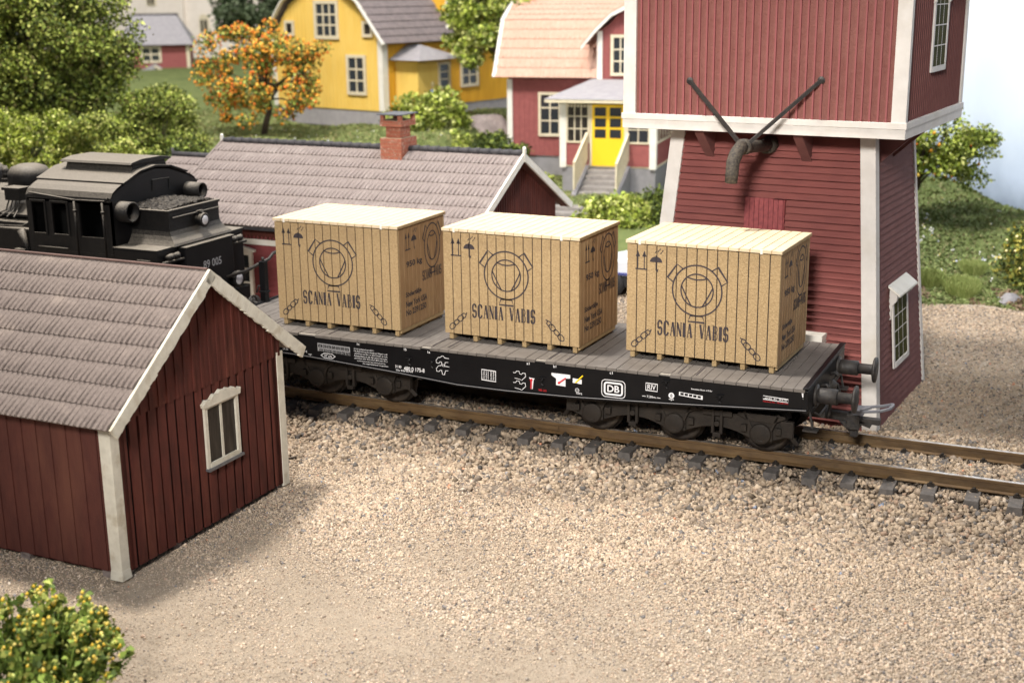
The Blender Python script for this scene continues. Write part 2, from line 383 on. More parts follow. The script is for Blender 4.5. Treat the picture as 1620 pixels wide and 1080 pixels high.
V = np.array([(x, y, terr(x, y)) for y in ys for x in xs]); I = np.arange(nx * ny).reshape(ny, nx)
F = np.stack([I[:-1, :-1], I[:-1, 1:], I[1:, 1:], I[1:, :-1]], -1).reshape(-1, 4)
hill = raw_mesh('hill', V, F, 'turf', smooth=True); tag(hill, kind='structure')
# layout backdrop
bp = [(24, 8), (16, 14.5), (11.5, 19.2), (8.9, 22.3), (6.7, 25.0), (4.85, 26.6), (3.0, 29), (1.2, 33), (-1, 38), (-9, 50), (-28, 74), (-60, 98), (-95, 116), (-135, 122)]
m = M()
for i in range(len(bp) - 1):
    (x0, y0), (x1, y1) = bp[i], bp[i + 1]; m.add([(x0, y0, -1), (x1, y1, -1), (x1, y1, 34), (x0, y0, 34), (x0 + .3, y0 + .3, -1), (x1 + .3, y1 + .3, -1), (x1 + .3, y1 + .3, 34), (x0 + .3, y0 + .3, 34)], [(0, 1, 2, 3), (7, 6, 5, 4), (3, 2, 6, 7)])
sk = m.build('sky_backdrop', 'sky'); tag(sk, kind='structure')

# ------------------------------------------------------------------ stones
PAL = np.array([(.53, .43, .33), (.46, .37, .285), (.41, .335, .27), (.58, .48, .38), (.33, .28, .24), (.20, .19, .19), (.47, .345, .265), (.63, .55, .47)])
PW = np.array([.24, .2, .15, .16, .10, .05, .06, .04])
def stones(name, xy, z, size, label, seed, flat=.65, tone=1):
    r = np.random.default_rng(seed); n = len(xy)
    cube = np.array([(-1, -1, -1), (1, -1, -1), (1, 1, -1), (-1, 1, -1), (-1, -1, 1), (1, -1, 1), (1, 1, 1), (-1, 1, 1)], float) * .5
    fc = np.array([(0, 3, 2, 1), (4, 5, 6, 7), (0, 1, 5, 4), (1, 2, 6, 5), (2, 3, 7, 6), (3, 0, 4, 7)])
    v = cube[None] * (1 + r.uniform(-.45, .45, (n, 8, 3))); v[:, 4:, :2] *= r.uniform(.4, .9, (n, 1, 1))
    v *= (size[:, None, None]) * np.stack([r.uniform(.8, 1.35, n), r.uniform(.65, 1.05, n), r.uniform(.5, 1, n) * flat], -1)[:, None]
    q = r.normal(size=(n, 4)); q[:, 0] += .9; q /= np.linalg.norm(q, axis=1)[:, None]; w, x, y, zz = q.T
    Rm = np.stack([1 - 2 * (y * y + zz * zz), 2 * (x * y - zz * w), 2 * (x * zz + y * w), 2 * (x * y + zz * w), 1 - 2 * (x * x + zz * zz), 2 * (y * zz - x * w), 2 * (x * zz - y * w), 2 * (y * zz + x * w), 1 - 2 * (x * x + y * y)], -1).reshape(n, 3, 3)
    v = np.einsum('nij,nkj->nki', Rm, v); v[..., 0] += xy[:, 0, None]; v[..., 1] += xy[:, 1, None]; v[..., 2] += z[:, None]
    f = (fc[None] + (np.arange(n) * 8)[:, None, None]).reshape(-1, 4)
    pt = np.interp(xy[:, 1], [-13, -8.5, -5.5, -3.2, 14], [1.30, 1.24, 1.02, .86, .92]) * (1 - .09 * np.clip((xy[:, 0] - 5) / 6, 0, 1)) * (1 + .05 * np.sin(xy[:, 0] * 1.3 + 2 * np.sin(xy[:, 1]))); bw_ = np.clip((xy[:, 1] + 8) / 5, 0, 1)[:, None]; c = pt[:, None] * PAL[r.choice(len(PAL), n, p=PW / PW.sum())] * (1 - bw_ * np.array([.0, .035, .09])) * r.uniform(.75, 1.15, (n, 1)) * np.array([1.0, 1.0, 1.0]) * np.where(r.random((n, 1)) < .07, .5, 1) * tone  # front stones tinted brighter to offset weaker lamp light; browner towards the track
    rare = r.random(n); c[rare < .0012] = (.55, .27, .17); c[(rare > .0015) & (rare < .003)] = (.22, .25, .32)
    o = raw_mesh(name, v.reshape(-1, 3), f, 'stones', np.repeat(c, 6, axis=0)); tag(o, label, 'gravel', kind='stuff'); return o
# ballast round the track: coarse chippings
n = 42000; xx = rng.uniform(-6.5, 12.5, n); yy = rng.uniform(-3.6, 2.4, n)
keep = (xx < 13); 
slope = np.clip((np.abs(yy + .0) - 1.15) / .5, 0, 1); zb = -.325 + .085 * (np.abs(yy) < .66) + .05 * ((np.abs(yy) > .9) & (np.abs(yy) < 1.15)) - slope * .095 - np.clip((np.abs(yy) - 1.9) / 1.5, 0, 1) * .03 + rng.uniform(-.02, .03, n)
keep &= rng.random(n) < np.where(np.abs(yy) < 1.9, 1, np.clip(1.15 - (np.abs(yy) - 1.9) / 1.7, .12, 1))
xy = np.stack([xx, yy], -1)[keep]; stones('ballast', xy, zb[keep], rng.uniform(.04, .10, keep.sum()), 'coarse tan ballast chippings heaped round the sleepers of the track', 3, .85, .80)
m = M()
prof = [(-3.9, -.46), (-3.2, -.43), (-2.3, -.43), (-1.55, -.425), (-1.15, -.345), (1.15, -.345), (1.55, -.425), (2.05, -.43), (2.5, -.46)]
vs = []; fs = []
NXB = 160
for i in range(NXB + 1):
    x = -14 + 38 * i / NXB
    for y, z in prof: vs.append((x, y + .06 * math.sin(x * 2.1), z + .012 * math.sin(x * 5 + y * 3)))
for i in range(NXB):
    for j in range(len(prof) - 1): a = i * len(prof) + j; fs.append((a, a + 1, a + 1 + len(prof), a + len(prof)))
m.add(vs, fs); mk('dark_sand', (.22, .18, .145), (.16, .13, .105), 9, .95, 1.0, 26, bdist=.045, spec=.1); bb = m.build('ballast_bed', 'dark_sand'); tag(bb, kind='structure')
# finer gravel over the yard
n = 190000; t = rng.random(n) ** .8
xx = rng.uniform(-4, 12.6, n); yy = -13 + 10.6 * t
pn = .5 + .5 * np.sin(xx * 1.1 + 2 * np.sin(yy * .8)) * np.cos(yy * 1.3 + np.sin(xx * .7) * 1.5); sz = rng.uniform(.014, .036, n) * (.72 + 1.25 * np.clip((yy + 8.5) / 5, 0, 1)) * (.55 + .65 * pn) + (rng.random(n) < .02) * rng.uniform(.01, .035, n) * 1.0; 
n2 = 62000; x2 = rng.uniform(-2, 14, n2); y2 = rng.uniform(2.2, 13.6, n2); s2 = rng.uniform(.025, .06, n2)
ins = ~((x2 > 3.0) & (x2 < 7.6) & (y2 > 2.7) & (y2 < 6))
ins2 = ~((xx < -1.5) & (yy > -8.5) & (yy < -4.8))
xy = np.concatenate([np.stack([xx, yy], -1)[ins2], np.stack([x2, y2], -1)[ins]]); sz = np.concatenate([sz[ins2], s2[ins]])
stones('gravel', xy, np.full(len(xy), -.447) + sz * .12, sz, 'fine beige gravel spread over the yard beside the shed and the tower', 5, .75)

# ================================================================== track
ORG = (4, 0, 0)
trk = empty('railway_track', (4, 0, 0), 0, 'single track of rusty brown rails on dark sleepers under the wagon', 'track')
def rail_prof(y):
    return [(y - .085, -.2), (y + .085, -.2), (y + .085, -.185), (y + .022, -.16), (y + .018, -.06), (y + .045, -.045), (y + .045, -.005), (y + .034, 0), (y - .034, 0), (y - .045, -.005), (y - .045, -.045), (y - .018, -.06), (y - .022, -.16), (y - .085, -.185)]
for y in (-.75, .75):
    m = M(); p = rail_prof(y); m.prism([(a, b) for a, b in p], -13, 16, 'x', 0); m.box(-13, 16, y - .034, y + .034, -.001, .004, 1)
    for xj in (2.05,): m.box(xj - .2, xj + .2, y - .05, y - .025, -.14, -.07, 0)
    r_ = m.build('rail', ['rail_rust', 'rail_top'], trk, org=ORG)
for i in range(-26, 18):
    x = 7.66 + (i - 7) * .6555 ; 
    if x < -9.5 or x > 14: continue
    x += random.uniform(-.02, .02); m = M(); e = random.uniform(-.03, .03)
    m.hexa([(x - .13, -1.32 + e, -.38), (x + .13, -1.32 + e, -.38), (x + .13, 1.32 + e, -.38), (x - .13, 1.32 + e, -.38), (x - .11, -1.3 + e, -.205), (x + .11, -1.3 + e, -.205), (x + .11, 1.3 + e, -.205), (x - .11, 1.3 + e, -.205)])
    s_ = m.build('sleeper', 'sleeper', trk, bevel=.01, org=ORG)
    for y in (-.75, .75):
        for sgn in (-1, 1):
            c = M(); yy_ = y + sgn * .125; c.box(x - .055, x + .055, yy_ - .045, yy_ + .045, -.207, -.165); c.lathe([(.03, 0), (.03, .035), (.018, .045)], (x, yy_ + sgn * .005, -.168), 'z', 7)
            c.build('rail_clip', 'bogie', s_, org=ORG)

# ================================================================== flat wagon
WO = (.95, 0, 0)
wag = empty('flat_wagon', WO, 0, 'long black six-axle flat wagon with white lettering, carrying three crates', 'wagon')
X0, X1, HW, ZD = -5.1, 7.0, 1.55, 1.41
def wb(m, name, mats, parent=wag, **k): return m.build(name, mats, parent, org=WO, **k)
# deck planks with pale joints, stake pockets cut in the edge
m = M(); npl = 62; pw = (X1 - X0 - .1) / npl; m.box(X0 + .05, X1 - .05, -HW + .04, HW - .04, ZD - .12, ZD - .014, 1)
pockets = [-4.2, -2.75, -.16, 2.2, 4.6]
for i in range(npl):
    a = X0 + .05 + i * pw; e = random.uniform(-.006, .006); cut = any(abs(a + pw / 2 - p) < .12 for p in pockets)
    y0 = -HW - .01 + (.11 if cut else 0); m.box(a + .006, a + pw - .005, y0 + e, -y0, ZD - .05, ZD + random.uniform(-.003, .004), 0)
for p in pockets:
    for q in (-.42, -.1):
        m.box(p + q - .008 + .55, p + q + .012 + .55, -HW + .14, -HW + .7, ZD + .0, ZD + .006, 2)
        for d_ in (-.05, .05): m.box(p + q + .55 + d_ - .004, p + q + .55 + d_ + .004, -HW + .14, -HW + .55, ZD + .001, ZD + .007, 1)
wb(m, 'deck', ['deck', 'deck_joint', 'burn'])
# fish-bellied side sills
zl = lambda x: float(np.interp(x, [-5.1, -4.2, -2.6, -.8, .55, 1.5, 2.8, 4.6, 7.0], [1.03, 1.0, .95, .85, .755, .755, .79, .89, 1.05]))
xsil = [X0 + .02 + (X1 - X0 - .04) * i / 60 for i in range(61)]
for sgn in (-1, 1):
    m = M(); y = sgn * (HW - .03)
    poly = [(x, zl(x)) for x in xsil] + [(X1 - .02, ZD - .055), (X0 + .02, ZD - .055)]
    m.prism(poly, y, y - sgn * .06)
    for a, b in zip(xsil, xsil[1:]):
        m.hexa([(a, y + sgn * .035, zl(a) - .02), (b, y + sgn * .035, zl(b) - .02), (b, y - sgn * .14, zl(b) - .02), (a, y - sgn * .14, zl(a) - .02), (a, y + sgn * .035, zl(a) + .012), (b, y + sgn * .035, zl(b) + .012), (b, y - sgn * .14, zl(b) + .012), (a, y - sgn * .14, zl(a) + .012)])
    m.prism([(X0 + .02, ZD - .055), (X1 - .02, ZD - .055), (X1 - .02, ZD - .035), (X0 + .02, ZD - .035)], y + sgn * .03, y - sgn * .05)
    wb(m, 'side_sill', 'black_gloss')
    if sgn < 0:
        f_ = M()
        for a, b in zip(xsil, xsil[1:]):
            f_.add([(a, y - .0375, zl(a) + .006), (b, y - .0375, zl(b) + .006), (b, y - .0375, zl(b) + .016), (a, y - .0375, zl(a) + .016)], [(0, 1, 2, 3)])
        wb(f_, 'sill_edge_highlight', 'ink_dim')  # painted strip standing in for the glossy highlight along the lower flange
# end beams
for xa, xb in ((X0, X0 + .08), (X1 - .08, X1 + .0)):
    m = M(); m.box(xa, xb, -HW + .0, HW - .0, 1.0, ZD - .02); m.box(xa - .01, xb + .01, -HW - .012, HW + .012, ZD - .0, ZD + .035)
    m.box(xa - .012, xb + .012, -HW + .25, HW - .25, .9, 1.02); wb(m, 'headstock', 'black_gloss', bevel=.01)
m = M()
for x in (-1.0, .95, 2.9): m.box(x - .05, x + .05, -1.4, 1.4, .85, 1.3)
m.box(X0 + .3, X1 - .3, -.18, .18, .9, 1.25); wb(m, 'underframe', 'bogie')
# buffers
for xe, sg in ((X1, 1), (X0, -1)):
    for y in (-.95, .95):
        m = M(); m.smooth = True; z = 1.14 if sg < 0 else 1.16
        m.lathe([(.19, 0), (.19, sg * .04)], (xe, y, z), 'x', 16)
        m.lathe([(.115, sg * .03), (.135, sg * .1), (.135, sg * .36), (.115, sg * .37)], (xe, y, z), 'x', 20)
        m.lathe([(.095, sg * .36), (.095, sg * .6), (.14, sg * .64)], (xe, y, z), 'x', 20)
        b_ = wb(m, 'buffer', 'iron'); h = M(); h.smooth = True; h.lathe([(.06, sg * .6), (.215, sg * .635), (.235, sg * .655), (.23, sg * .685), (.12, sg * .70)], (xe, y, z), 'x', 26)
        wb(h, 'buffer_head', 'iron', b_)
# end details : coupler with grey loop, hoses, steps
for xe, sg in ((X1, 1), (X0, -1)):
    m = M(); m.box(xe, xe + sg * .45, -.07, .07, .48, .62); m.box(xe + sg * .40, xe + sg * .62, -.16, .16, .36, .62); m.box(xe + sg * .6, xe + sg * .95, -.07, .07, .46, .56); m.beam((xe + sg * .15, 0, .6), (xe + sg * .55, 0, .2), .1, .06); m.box(xe + sg * .45, xe + sg * .58, -.06, .06, .2, .4)
    m.beam((xe + sg * .55, 0, .5), (xe + sg * .8, 0, .42), .14, .07); m.box(xe - sg * .5, xe + sg * .05, -.3, .3, .55, .95)
    cp = wb(m, 'coupler', 'iron', bevel=.008)
    l = M(); z = .72
    P = [(xe + sg * .55, -.14, z - .04), (xe + sg * .95, -.16, z + .03), (xe + sg * 1.12, -.13, z + .09), (xe + sg * 1.15, 0, z + .11), (xe + sg * 1.12, .13, z + .09), (xe + sg * .95, .16, z + .03), (xe + sg * .55, .14, z - .04)]
    for a, b in zip(P, P[1:]): l.beam(a, b, .05, .045)
    l.box(xe + sg * .5, xe + sg * .68, -.17, .17, z - .09, z - .0); l.beam((xe + sg * .62, -.15, z), (xe + sg * .8, -.1, z + .07), .06, .05); wb(l, 'coupler_loop', 'grey_plastic', cp, bevel=.006)
    for y in (-.45, .35):
        m = M(); m.smooth = True; m.tube([(xe, y, 1.05), (xe + sg * .12, y, 1.0), (xe + sg * .16, y + .02, .85), (xe + sg * .14, y + .04, .68), (xe + sg * .1, y + .05, .6)], .028, 8)
        m.tube([(xe, y - .08, 1.2), (xe + sg * .1, y - .1, 1.24), (xe + sg * .16, y - .12, 1.18)], .03, 8); wb(m, 'brake_hose', 'iron')
    m = M(); m.beam((xe + sg * .05, -.25, .98), (xe + sg * .05, .25, .98), .05, .1); m.lathe([(.09, 0), (.11, sg * .06), (.05, sg * .12)], (xe + sg * .05, 0, 1.08), 'x', 12)
    for y in (-1.3, 1.3): m.beam((xe - .02 * sg, y, 1.0), (xe + sg * .05, y, .68), .05, .03, up=(1, 0, 0)); m.box(xe - .1, xe + .14, y - .1, y + .1, .64, .67)
    m.tube([(xe + sg * .05, -1.25, .95), (xe + sg * .13, -1.2, .9), (xe + sg * .13, -.6, .88)], .016, 6)
    wb(m, 'end_fitting', 'iron')
# bogies
def bogie(xc, pitch=1.54):
    b = M()
    for sgn in (-1, 1):
        y = sgn * 1.12
        pts = []
        for i in range(-16, 17):
            x = xc + i / 16 * (pitch + .42); d = min(abs(x - xc - q * pitch) for q in (-1, 0, 1)); pts.append((x, .42 - .15 + .16 * smooth(d / .62) if d < .62 else .44))
        top = [(x, .74 + .05 * math.cos((x - xc) * 2.1)) for x, _ in pts]
        b.prism(pts + top[::-1], y, y - sgn * .07, 'y')
        for q in (-.5, .5):
            x = xc + q * pitch
            b.box(x - .26, x + .26, y + sgn * .002, y + sgn * .07, .66, .76); b.box(x - .1, x - .05, y, y + sgn * .09, .34, .78); b.box(x + .05, x + .1, y, y + sgn * .09, .34, .78)
            b.lathe([(.05, 0), (.05, sgn * .1)], (x, y, .52), 'y', 10); b.box(x - .07, x + .07, y, y + sgn * .1, .28, .36)
        for q in (-1, 0, 1):
            x = xc + q * pitch; b.prism([(x - .42, .74), (x - .22, .64), (x + .22, .64), (x + .42, .74), (x + .4, .78), (x - .4, .78)], y + sgn * .075, y + sgn * .01)
            for e in (-.3, .3): b.box(x + e - .05, x + e + .05, y, y + sgn * .085, .44, .56); b.beam((x + e, y + sgn * .05, .8), (x + e * .55, y + sgn * .05, .5), .05, .05)
        for q in (-1, 1):
            xe = xc + q * (pitch + .42); b.box(xe - .1, xe + .12 , y - sgn * .08, y + sgn * .03, .4, .68); b.beam((xe, y, .5), (xe + q * .18, y - sgn * .1, .26), .07, .07)
            b.box(xe - .05, xe + .05, -1.1, 1.1, .5, .62)
    b.box(xc - 1.7, xc + 1.7, -.9, .9, .62, .74)
    root = wb(b, 'bogie', 'bogie', bevel=.008)
    for q in (-1, 0, 1):
        x = xc + q * pitch; w = M(); w.smooth = True
        for sgn in (-1, 1):
            y = sgn * .78; w.lathe([(.07, sgn * .09), (.1, sgn * .06), (.33, sgn * .03), (.36, sgn * .06), (.425, sgn * .06), (.43, sgn * .0), (.435, -sgn * .05), (.47, -sgn * .06), (.465, -sgn * .09), (.37, -sgn * .09), (.33, -sgn * .05), (.08, -sgn * .06)], (x, y, .43), 'y', 36)
        w.tube([(x, -1.1, .43), (x, 1.1, .43)], .07, 12); wb(w, 'wheel', 'wheel_steel', root)
        for sgn in (-1, 1):
            a = M(); y = sgn * 1.12; a.smooth = True; a.lathe([(.19, 0), (.185, sgn * .09), (.17, sgn * .11), (.0, sgn * .115)], (x, y, .43), 'y', 24); a.smooth = False; a.box(x - .2, x + .2, y - sgn * .01, y + sgn * .05, .3, .66); a.box(x - .06, x + .06, y, y + sgn * .12, .285, .33)
            wb(a, 'axle_box', 'bogie', root, bevel=.008)
bogie(4.61); bogie(-2.77)
# lettering, each block a part of its own, painted on the near side sill
ys = -HW + .03 - .0035
SP = lambda u, v: (u, ys, v)
def letter(name, fn, mats='ink'):
    m = M(); fn(m); return wb(m, name, mats)
for s_, x in (('1c', -1.58), ('1b', -.56), ('1a', -.06), ('a1', 1.96), ('b1', 2.48), ('c1', 3.55)):
    letter('bay_mark', lambda m: put_text(m, s_, x, 1.318, .055, .05, SP, .01))
def f(m):
    m.flat([(-2.5, 1.09), (-1.77, 1.065), (-1.77, 1.235), (-2.5, 1.25)], SP, 0)
    Q = lambda u, v: (u, ys - .003, v)
    for r_, (za, h_) in enumerate(((1.165, .06), (1.085, .055))):
        for i in range(7):
            u = -2.48 + i * .1 + (.02 if r_ else 0); sh = -.0022 * i
            m.flat([(u, za + sh), (u + .085, za + sh), (u + .085, za + h_ + sh), (u, za + h_ + sh)], Q, 1)
    Q2 = lambda u, v: (u, ys - .005, v)
    for i, t in enumerate(('A', 'B1', 'B2', 'C2', 'C3', 'C4', 'D4')): put_text(m, t, -2.437 + i * .1, 1.193 - .0022 * i, .05, .042, Q2, .01, 0)
    for i, t in enumerate(('45', '48', '51', '55', '62', '67', '72')): put_text(m, t, -2.417 + i * .1, 1.112 - .0022 * i, .06, .038, Q2, .01, 0)
letter('load_table', f, ['ink_dim', 'black_gloss'])
def f(m):
    m.ribbon([(-2.43, 1.01), (-2.36, 1.055), (-2.18, 1.055), (-2.11, 1.01), (-2.18, .965), (-2.36, .965)], .012, SP, True); put_text(m, '37 cm', -2.27, 1.01, .17, .045, SP, .01)
letter('hexagon_mark', f)
LN = ['Große Ladegutmasse: 82,0 t', 'Die Beförderung des beladenen Wagens muß', 'vereinbart werden. Im DB-Verkehr je nach', 'Streckenklasse A, B1, B2 oder C bei Lade-', 'gewichten über 42,0, 45,0, 48,0 oder 55 m', 'im Binnenverkehr bei Überschreitung', 'der angeschriebenen Lastgrenzen']
def f(m):
    for i, t in enumerate(LN):
        w = (.44, .73, .73, .73, .73, .62, .56)[i]; u0 = (-1.68, -1.68, -1.68, -1.68, -1.68, -1.62, -1.5)[i]; put_text(m, t, u0 + w / 2, 1.215 - i * .046, w, .031, SP, .008)
letter('notice_text', f)
def f(m):
    put_text(m, '12,2m', -2.90, 1.045, .17, .045, SP, .01)
    for u, e in ((-3.06, 1), (-2.76, -1)): m.ribbon([(u, 1.02), (u, 1.07)], .012, SP); m.ribbon([(u, 1.045), (u + e * .05, 1.045)], .01, SP)
    m.ribbon([(-2.72, 1.0), (-2.64, 1.0)], .012, SP); m.ribbon([(-2.68, 1.0), (-2.68, .965)], .012, SP)
    m.ribbon([(-3.32, 1.13), (-3.18, 1.13), (-3.18, 1.18), (-3.32, 1.18)], .01, SP, True); put_text(m, 'LU 40', -3.25, 1.08, .12, .03, SP); put_text(m, '29,20', -3.25, 1.04, .12, .03, SP)
letter('length_mark', f)
def f(m):
    put_text(m, '31 80', -.72, .965, .13, .05, SP, .01); put_text(m, '480 0 175-8', -.38, .945, .44, .078, SP, .012); put_text(m, 'SSy DB-Sa705', -.59, .89, .36, .042, SP, .01)
letter('wagon_number', f)
def gun(m, u, v, sx):
    P = [(0, .14), (.02, .16), (.06, .165), (.09, .195), (.13, .195), (.15, .165), (.24, .16)]
    m.ribbon([(u + sx * (a), v + b) for a, b in P], .009, SP)
    P = [(0, .14), (-.03, .10), (-.02, .05), (.03, .05), (.05, .08), (.08, .08), (.1, .0), (.14, .0), (.16, .08), (.22, .085)]
    m.ribbon([(u + sx * a, v + b) for a, b in P], .009, SP)
letter('brake_symbol', lambda m: (gun(m, .12, 1.075, 1), gun(m, .12, .915, 1)))
def gun2(m, u, v):
    m.ribbon([(u, v + .13), (u + .05, v + .13), (u + .07, v + .165), (u + .12, v + .165), (u + .13, v + .12), (u + .17, v + .11), (u + .19, v + .14), (u + .24, v + .14), (u + .25, v + .08), (u + .17, v + .0), (u + .14, v + .015), (u + .03, v + .03)], .009, SP)
letter('brake_symbol', lambda m: (gun2(m, 1.66, .985), gun2(m, 1.66, .80)))
def f(m):
    m.ribbon([(1.03, .91), (1.31, .9), (1.31, 1.095), (1.03, 1.105)], .014, SP, True)
    for j in range(4):
        for i in range(5):
            if i != 2: put_text(m, random.choice('358240'), 1.075 + i * .048, 1.065 - j * .04, .028, .03, SP, .01)
    m.ribbon([(1.16, .93), (1.16, 1.08)], .008, SP)
letter('load_table', f)
letter('small_red_mark', lambda m: put_text(m, '98-22', 2.24, .845, .16, .04, SP, .02), 'dark_red_ink')
def f(m):
    m.ribbon([(2.91 + .035 * math.cos(a * PI / 6), .925 + .035 * math.sin(a * PI / 6)) for a in range(12)], .008, SP, True); put_text(m, 'GP', 2.91, .925, .04, .025, SP); put_text(m, '1072', 2.95, .868, .11, .034, SP, .01)
letter('test_mark', f)
def rr_(x0, x1, z0, z1, r, n=5):
    P = []
    for cx, cz, a in ((x1 - r, z1 - r, 0), (x0 + r, z1 - r, 90), (x0 + r, z0 + r, 180), (x1 - r, z0 + r, 270)): P += arc(cx, cz, r, r, a, a + 90, n)
    return P
def f(m):
    m.ribbon(rr_(3.375, 3.81, .875, 1.185, .07), .012, SP, True); m.ribbon(rr_(3.43, 3.755, .925, 1.135, .045), .032, SP, True); put_text(m, 'DB', 3.592, 1.03, .225, .125, SP, .02)
letter('railway_emblem', f)
def f(m):
    m.ribbon([(4.19, 1.08), (4.40, 1.075), (4.40, 1.205), (4.19, 1.21)], .012, SP, True); put_text(m, 'RIV', 4.295, 1.143, .15, .09, SP, .01)
    put_text(m, '7,20m', 4.29, .965, .16, .045, SP, .01); m.ribbon([(4.13, .967), (4.19, .967)], .01, SP); m.flat([(4.17, .98), (4.17, .954), (4.2, .967)], SP); m.ribbon([(4.39, .963), (4.46, .963)], .01, SP); m.flat([(4.41, .976), (4.41, .95), (4.38, .963)], SP)
letter('traffic_mark', f)
def f(m):
    m.flat(arc(4.655, 1.035, .052, .052, 0, 345, 23), SP, 0); put_text(m, '8', 4.655, 1.035, .04, .062, lambda u, v: (u, ys - .003, v), .02, 1); m.ribbon([(4.61, .965), (4.70, .965)], .012, SP, k=0); m.ribbon([(4.655, .965), (4.655, .94)], .012, SP, k=0)
letter('round_mark', f, ['ink', 'burn'])
def f(m):
    m.flat([(4.79, 1.055), (5.21, 1.025), (5.21, 1.095), (4.79, 1.12)], SP, 0)
    for i in range(5): u = 4.815 + i * .076; z = 1.066 - i * .0048; m.flat([(u, z), (u + .06, z), (u + .06, z + .042), (u, z + .042)], lambda u, v: (u, ys - .003, v), 1)
    put_text(m, 'Bremsklotz Masch. 6,70 Bar', 5.19, 1.195, .37, .03, SP, .01, 0)
letter('label_strip', f, ['ink', 'black_gloss'])
def f(m):
    m.ribbon([(6.25, 1.165), (6.67, 1.15), (6.67, 1.205), (6.25, 1.225)], .009, SP, True); put_text(m, '60HRS  Bw  28.6.76', 6.46, 1.187, .37, .03, SP, .01)
letter('inspection_mark', f)
letter('inspection_text', lambda m: put_text(m, 'Nächste Rev. 28.6.80 Ffm', 6.46, 1.13, .42, .028, SP, .01), 'dark_red_ink')
def f(m): m.flat([(6.9, 1.27), (6.97, 1.27), (6.97, 1.375), (6.88, 1.375)], SP); m.flat([(6.93, 1.25), (6.97, 1.25), (6.97, 1.14), (6.95, 1.15), (6.91, 1.25)], SP)
letter('white_corner_patch', f)
# levers and plates (raised)
def plate(poly, mt, name, d=.012, y=ys): m = M(); m.prism(poly, y, y - d); return wb(m, name, mt)
p = plate([(2.42, 1.155), (2.42, 1.195), (2.78, 1.195), (2.78, 1.13), (2.69, 1.12), (2.69, .97), (2.51, .98), (2.51, 1.10)], 'ink', 'brake_plate')
m = M(); m.tube([(2.57, ys - .025, 1.03), (2.70, ys - .03, 1.13)], .013, 8); m.lathe([(.022, 0), (.022, -.02)], (2.57, ys - .012, 1.03), 'y', 12); wb(m, 'red_lever', 'red_paint', p)
p = plate([(2.83, 1.06), (3.0, 1.05), (3.0, 1.13), (2.83, 1.14)], 'ink', 'changeover_plate'); m = M(); m.tube([(2.89, ys - .025, 1.07), (3.03, ys - .035, 1.215)], .013, 8); wb(m, 'yellow_lever', 'yellow_paint', p)
p = plate([(1.98, 1.06), (2.09, 1.05), (2.07, 1.02), (2.05, .85), (2.01, .85), (2.01, 1.02)], 'ink', 'lever_plate'); m = M(); m.tube([(2.03, ys - .02, 1.02), (2.025, ys - .025, .86)], .014, 8); m.lathe([(.024, 0), (.024, -.02)], (2.03, ys - .012, 1.02), 'y', 12); wb(m, 'red_lever', 'red_paint', p)
for x, z in ((2.23, 1.04), (5.5, 1.1), (.0, 1.12), (-.48, 1.12), (4.55, 1.25)):
    m = M(); m.lathe([(.036, 0), (.034, -.03), (.02, -.04)], (x, ys, z), 'y', 12); m.beam((x - .06, ys - .03, z + .03), (x + .07, ys - .03, z + .045), .02, .02); m.tube([(x, ys - .03, z + .05), (x, ys - .04, z - .06), (x + .04, ys - .04, z - .085)], .012, 6); wb(m, 'rope_hook', 'black_gloss')
# brake post and hand rail at the far end
m = M(); m.box(-5.13, -4.99, .37, .51, .95, 2.3); m.box(-5.15, -4.97, .35, .53, 1.62, 1.66)
bpst = wb(m, 'brake_post', 'black_gloss', bevel=.01)
m = M(); m.smooth = True; m.tube([(-5.06, .44, 2.3), (-5.06, .44, 2.38)], .03, 8); m.tube([(-5.06, .44, 1.75), (-5.2, .42, 1.75), (-5.25, .42, 1.6)], .02, 6); m.tube([(-6.0, .42, 1.88), (-5.5, .43, 2.05), (-5.1, .50, 2.27), (-5.06, .66, 2.30), (-5.04, .80, 2.40), (-5.02, 1.0, 2.42)], .035, 8); wb(m, 'grab_rail', 'iron', bpst)
m = M(); m.smooth = True; m.tube([(-5.18, .16 + .14 * math.cos(a * PI / 9), 1.45 + .14 * math.sin(a * PI / 9)) for a in range(19)], .022, 7, False); m.tube([(-5.18, .02, 1.45), (-5.18, .3, 1.45)], .015, 6); m.tube([(-5.18, .16, 1.31), (-5.18, .16, 1.59)], .015, 6); m.tube([(-5.05, .16, 1.45), (-5.2, .16, 1.45)], .03, 8); wb(m, 'hand_wheel', 'iron')

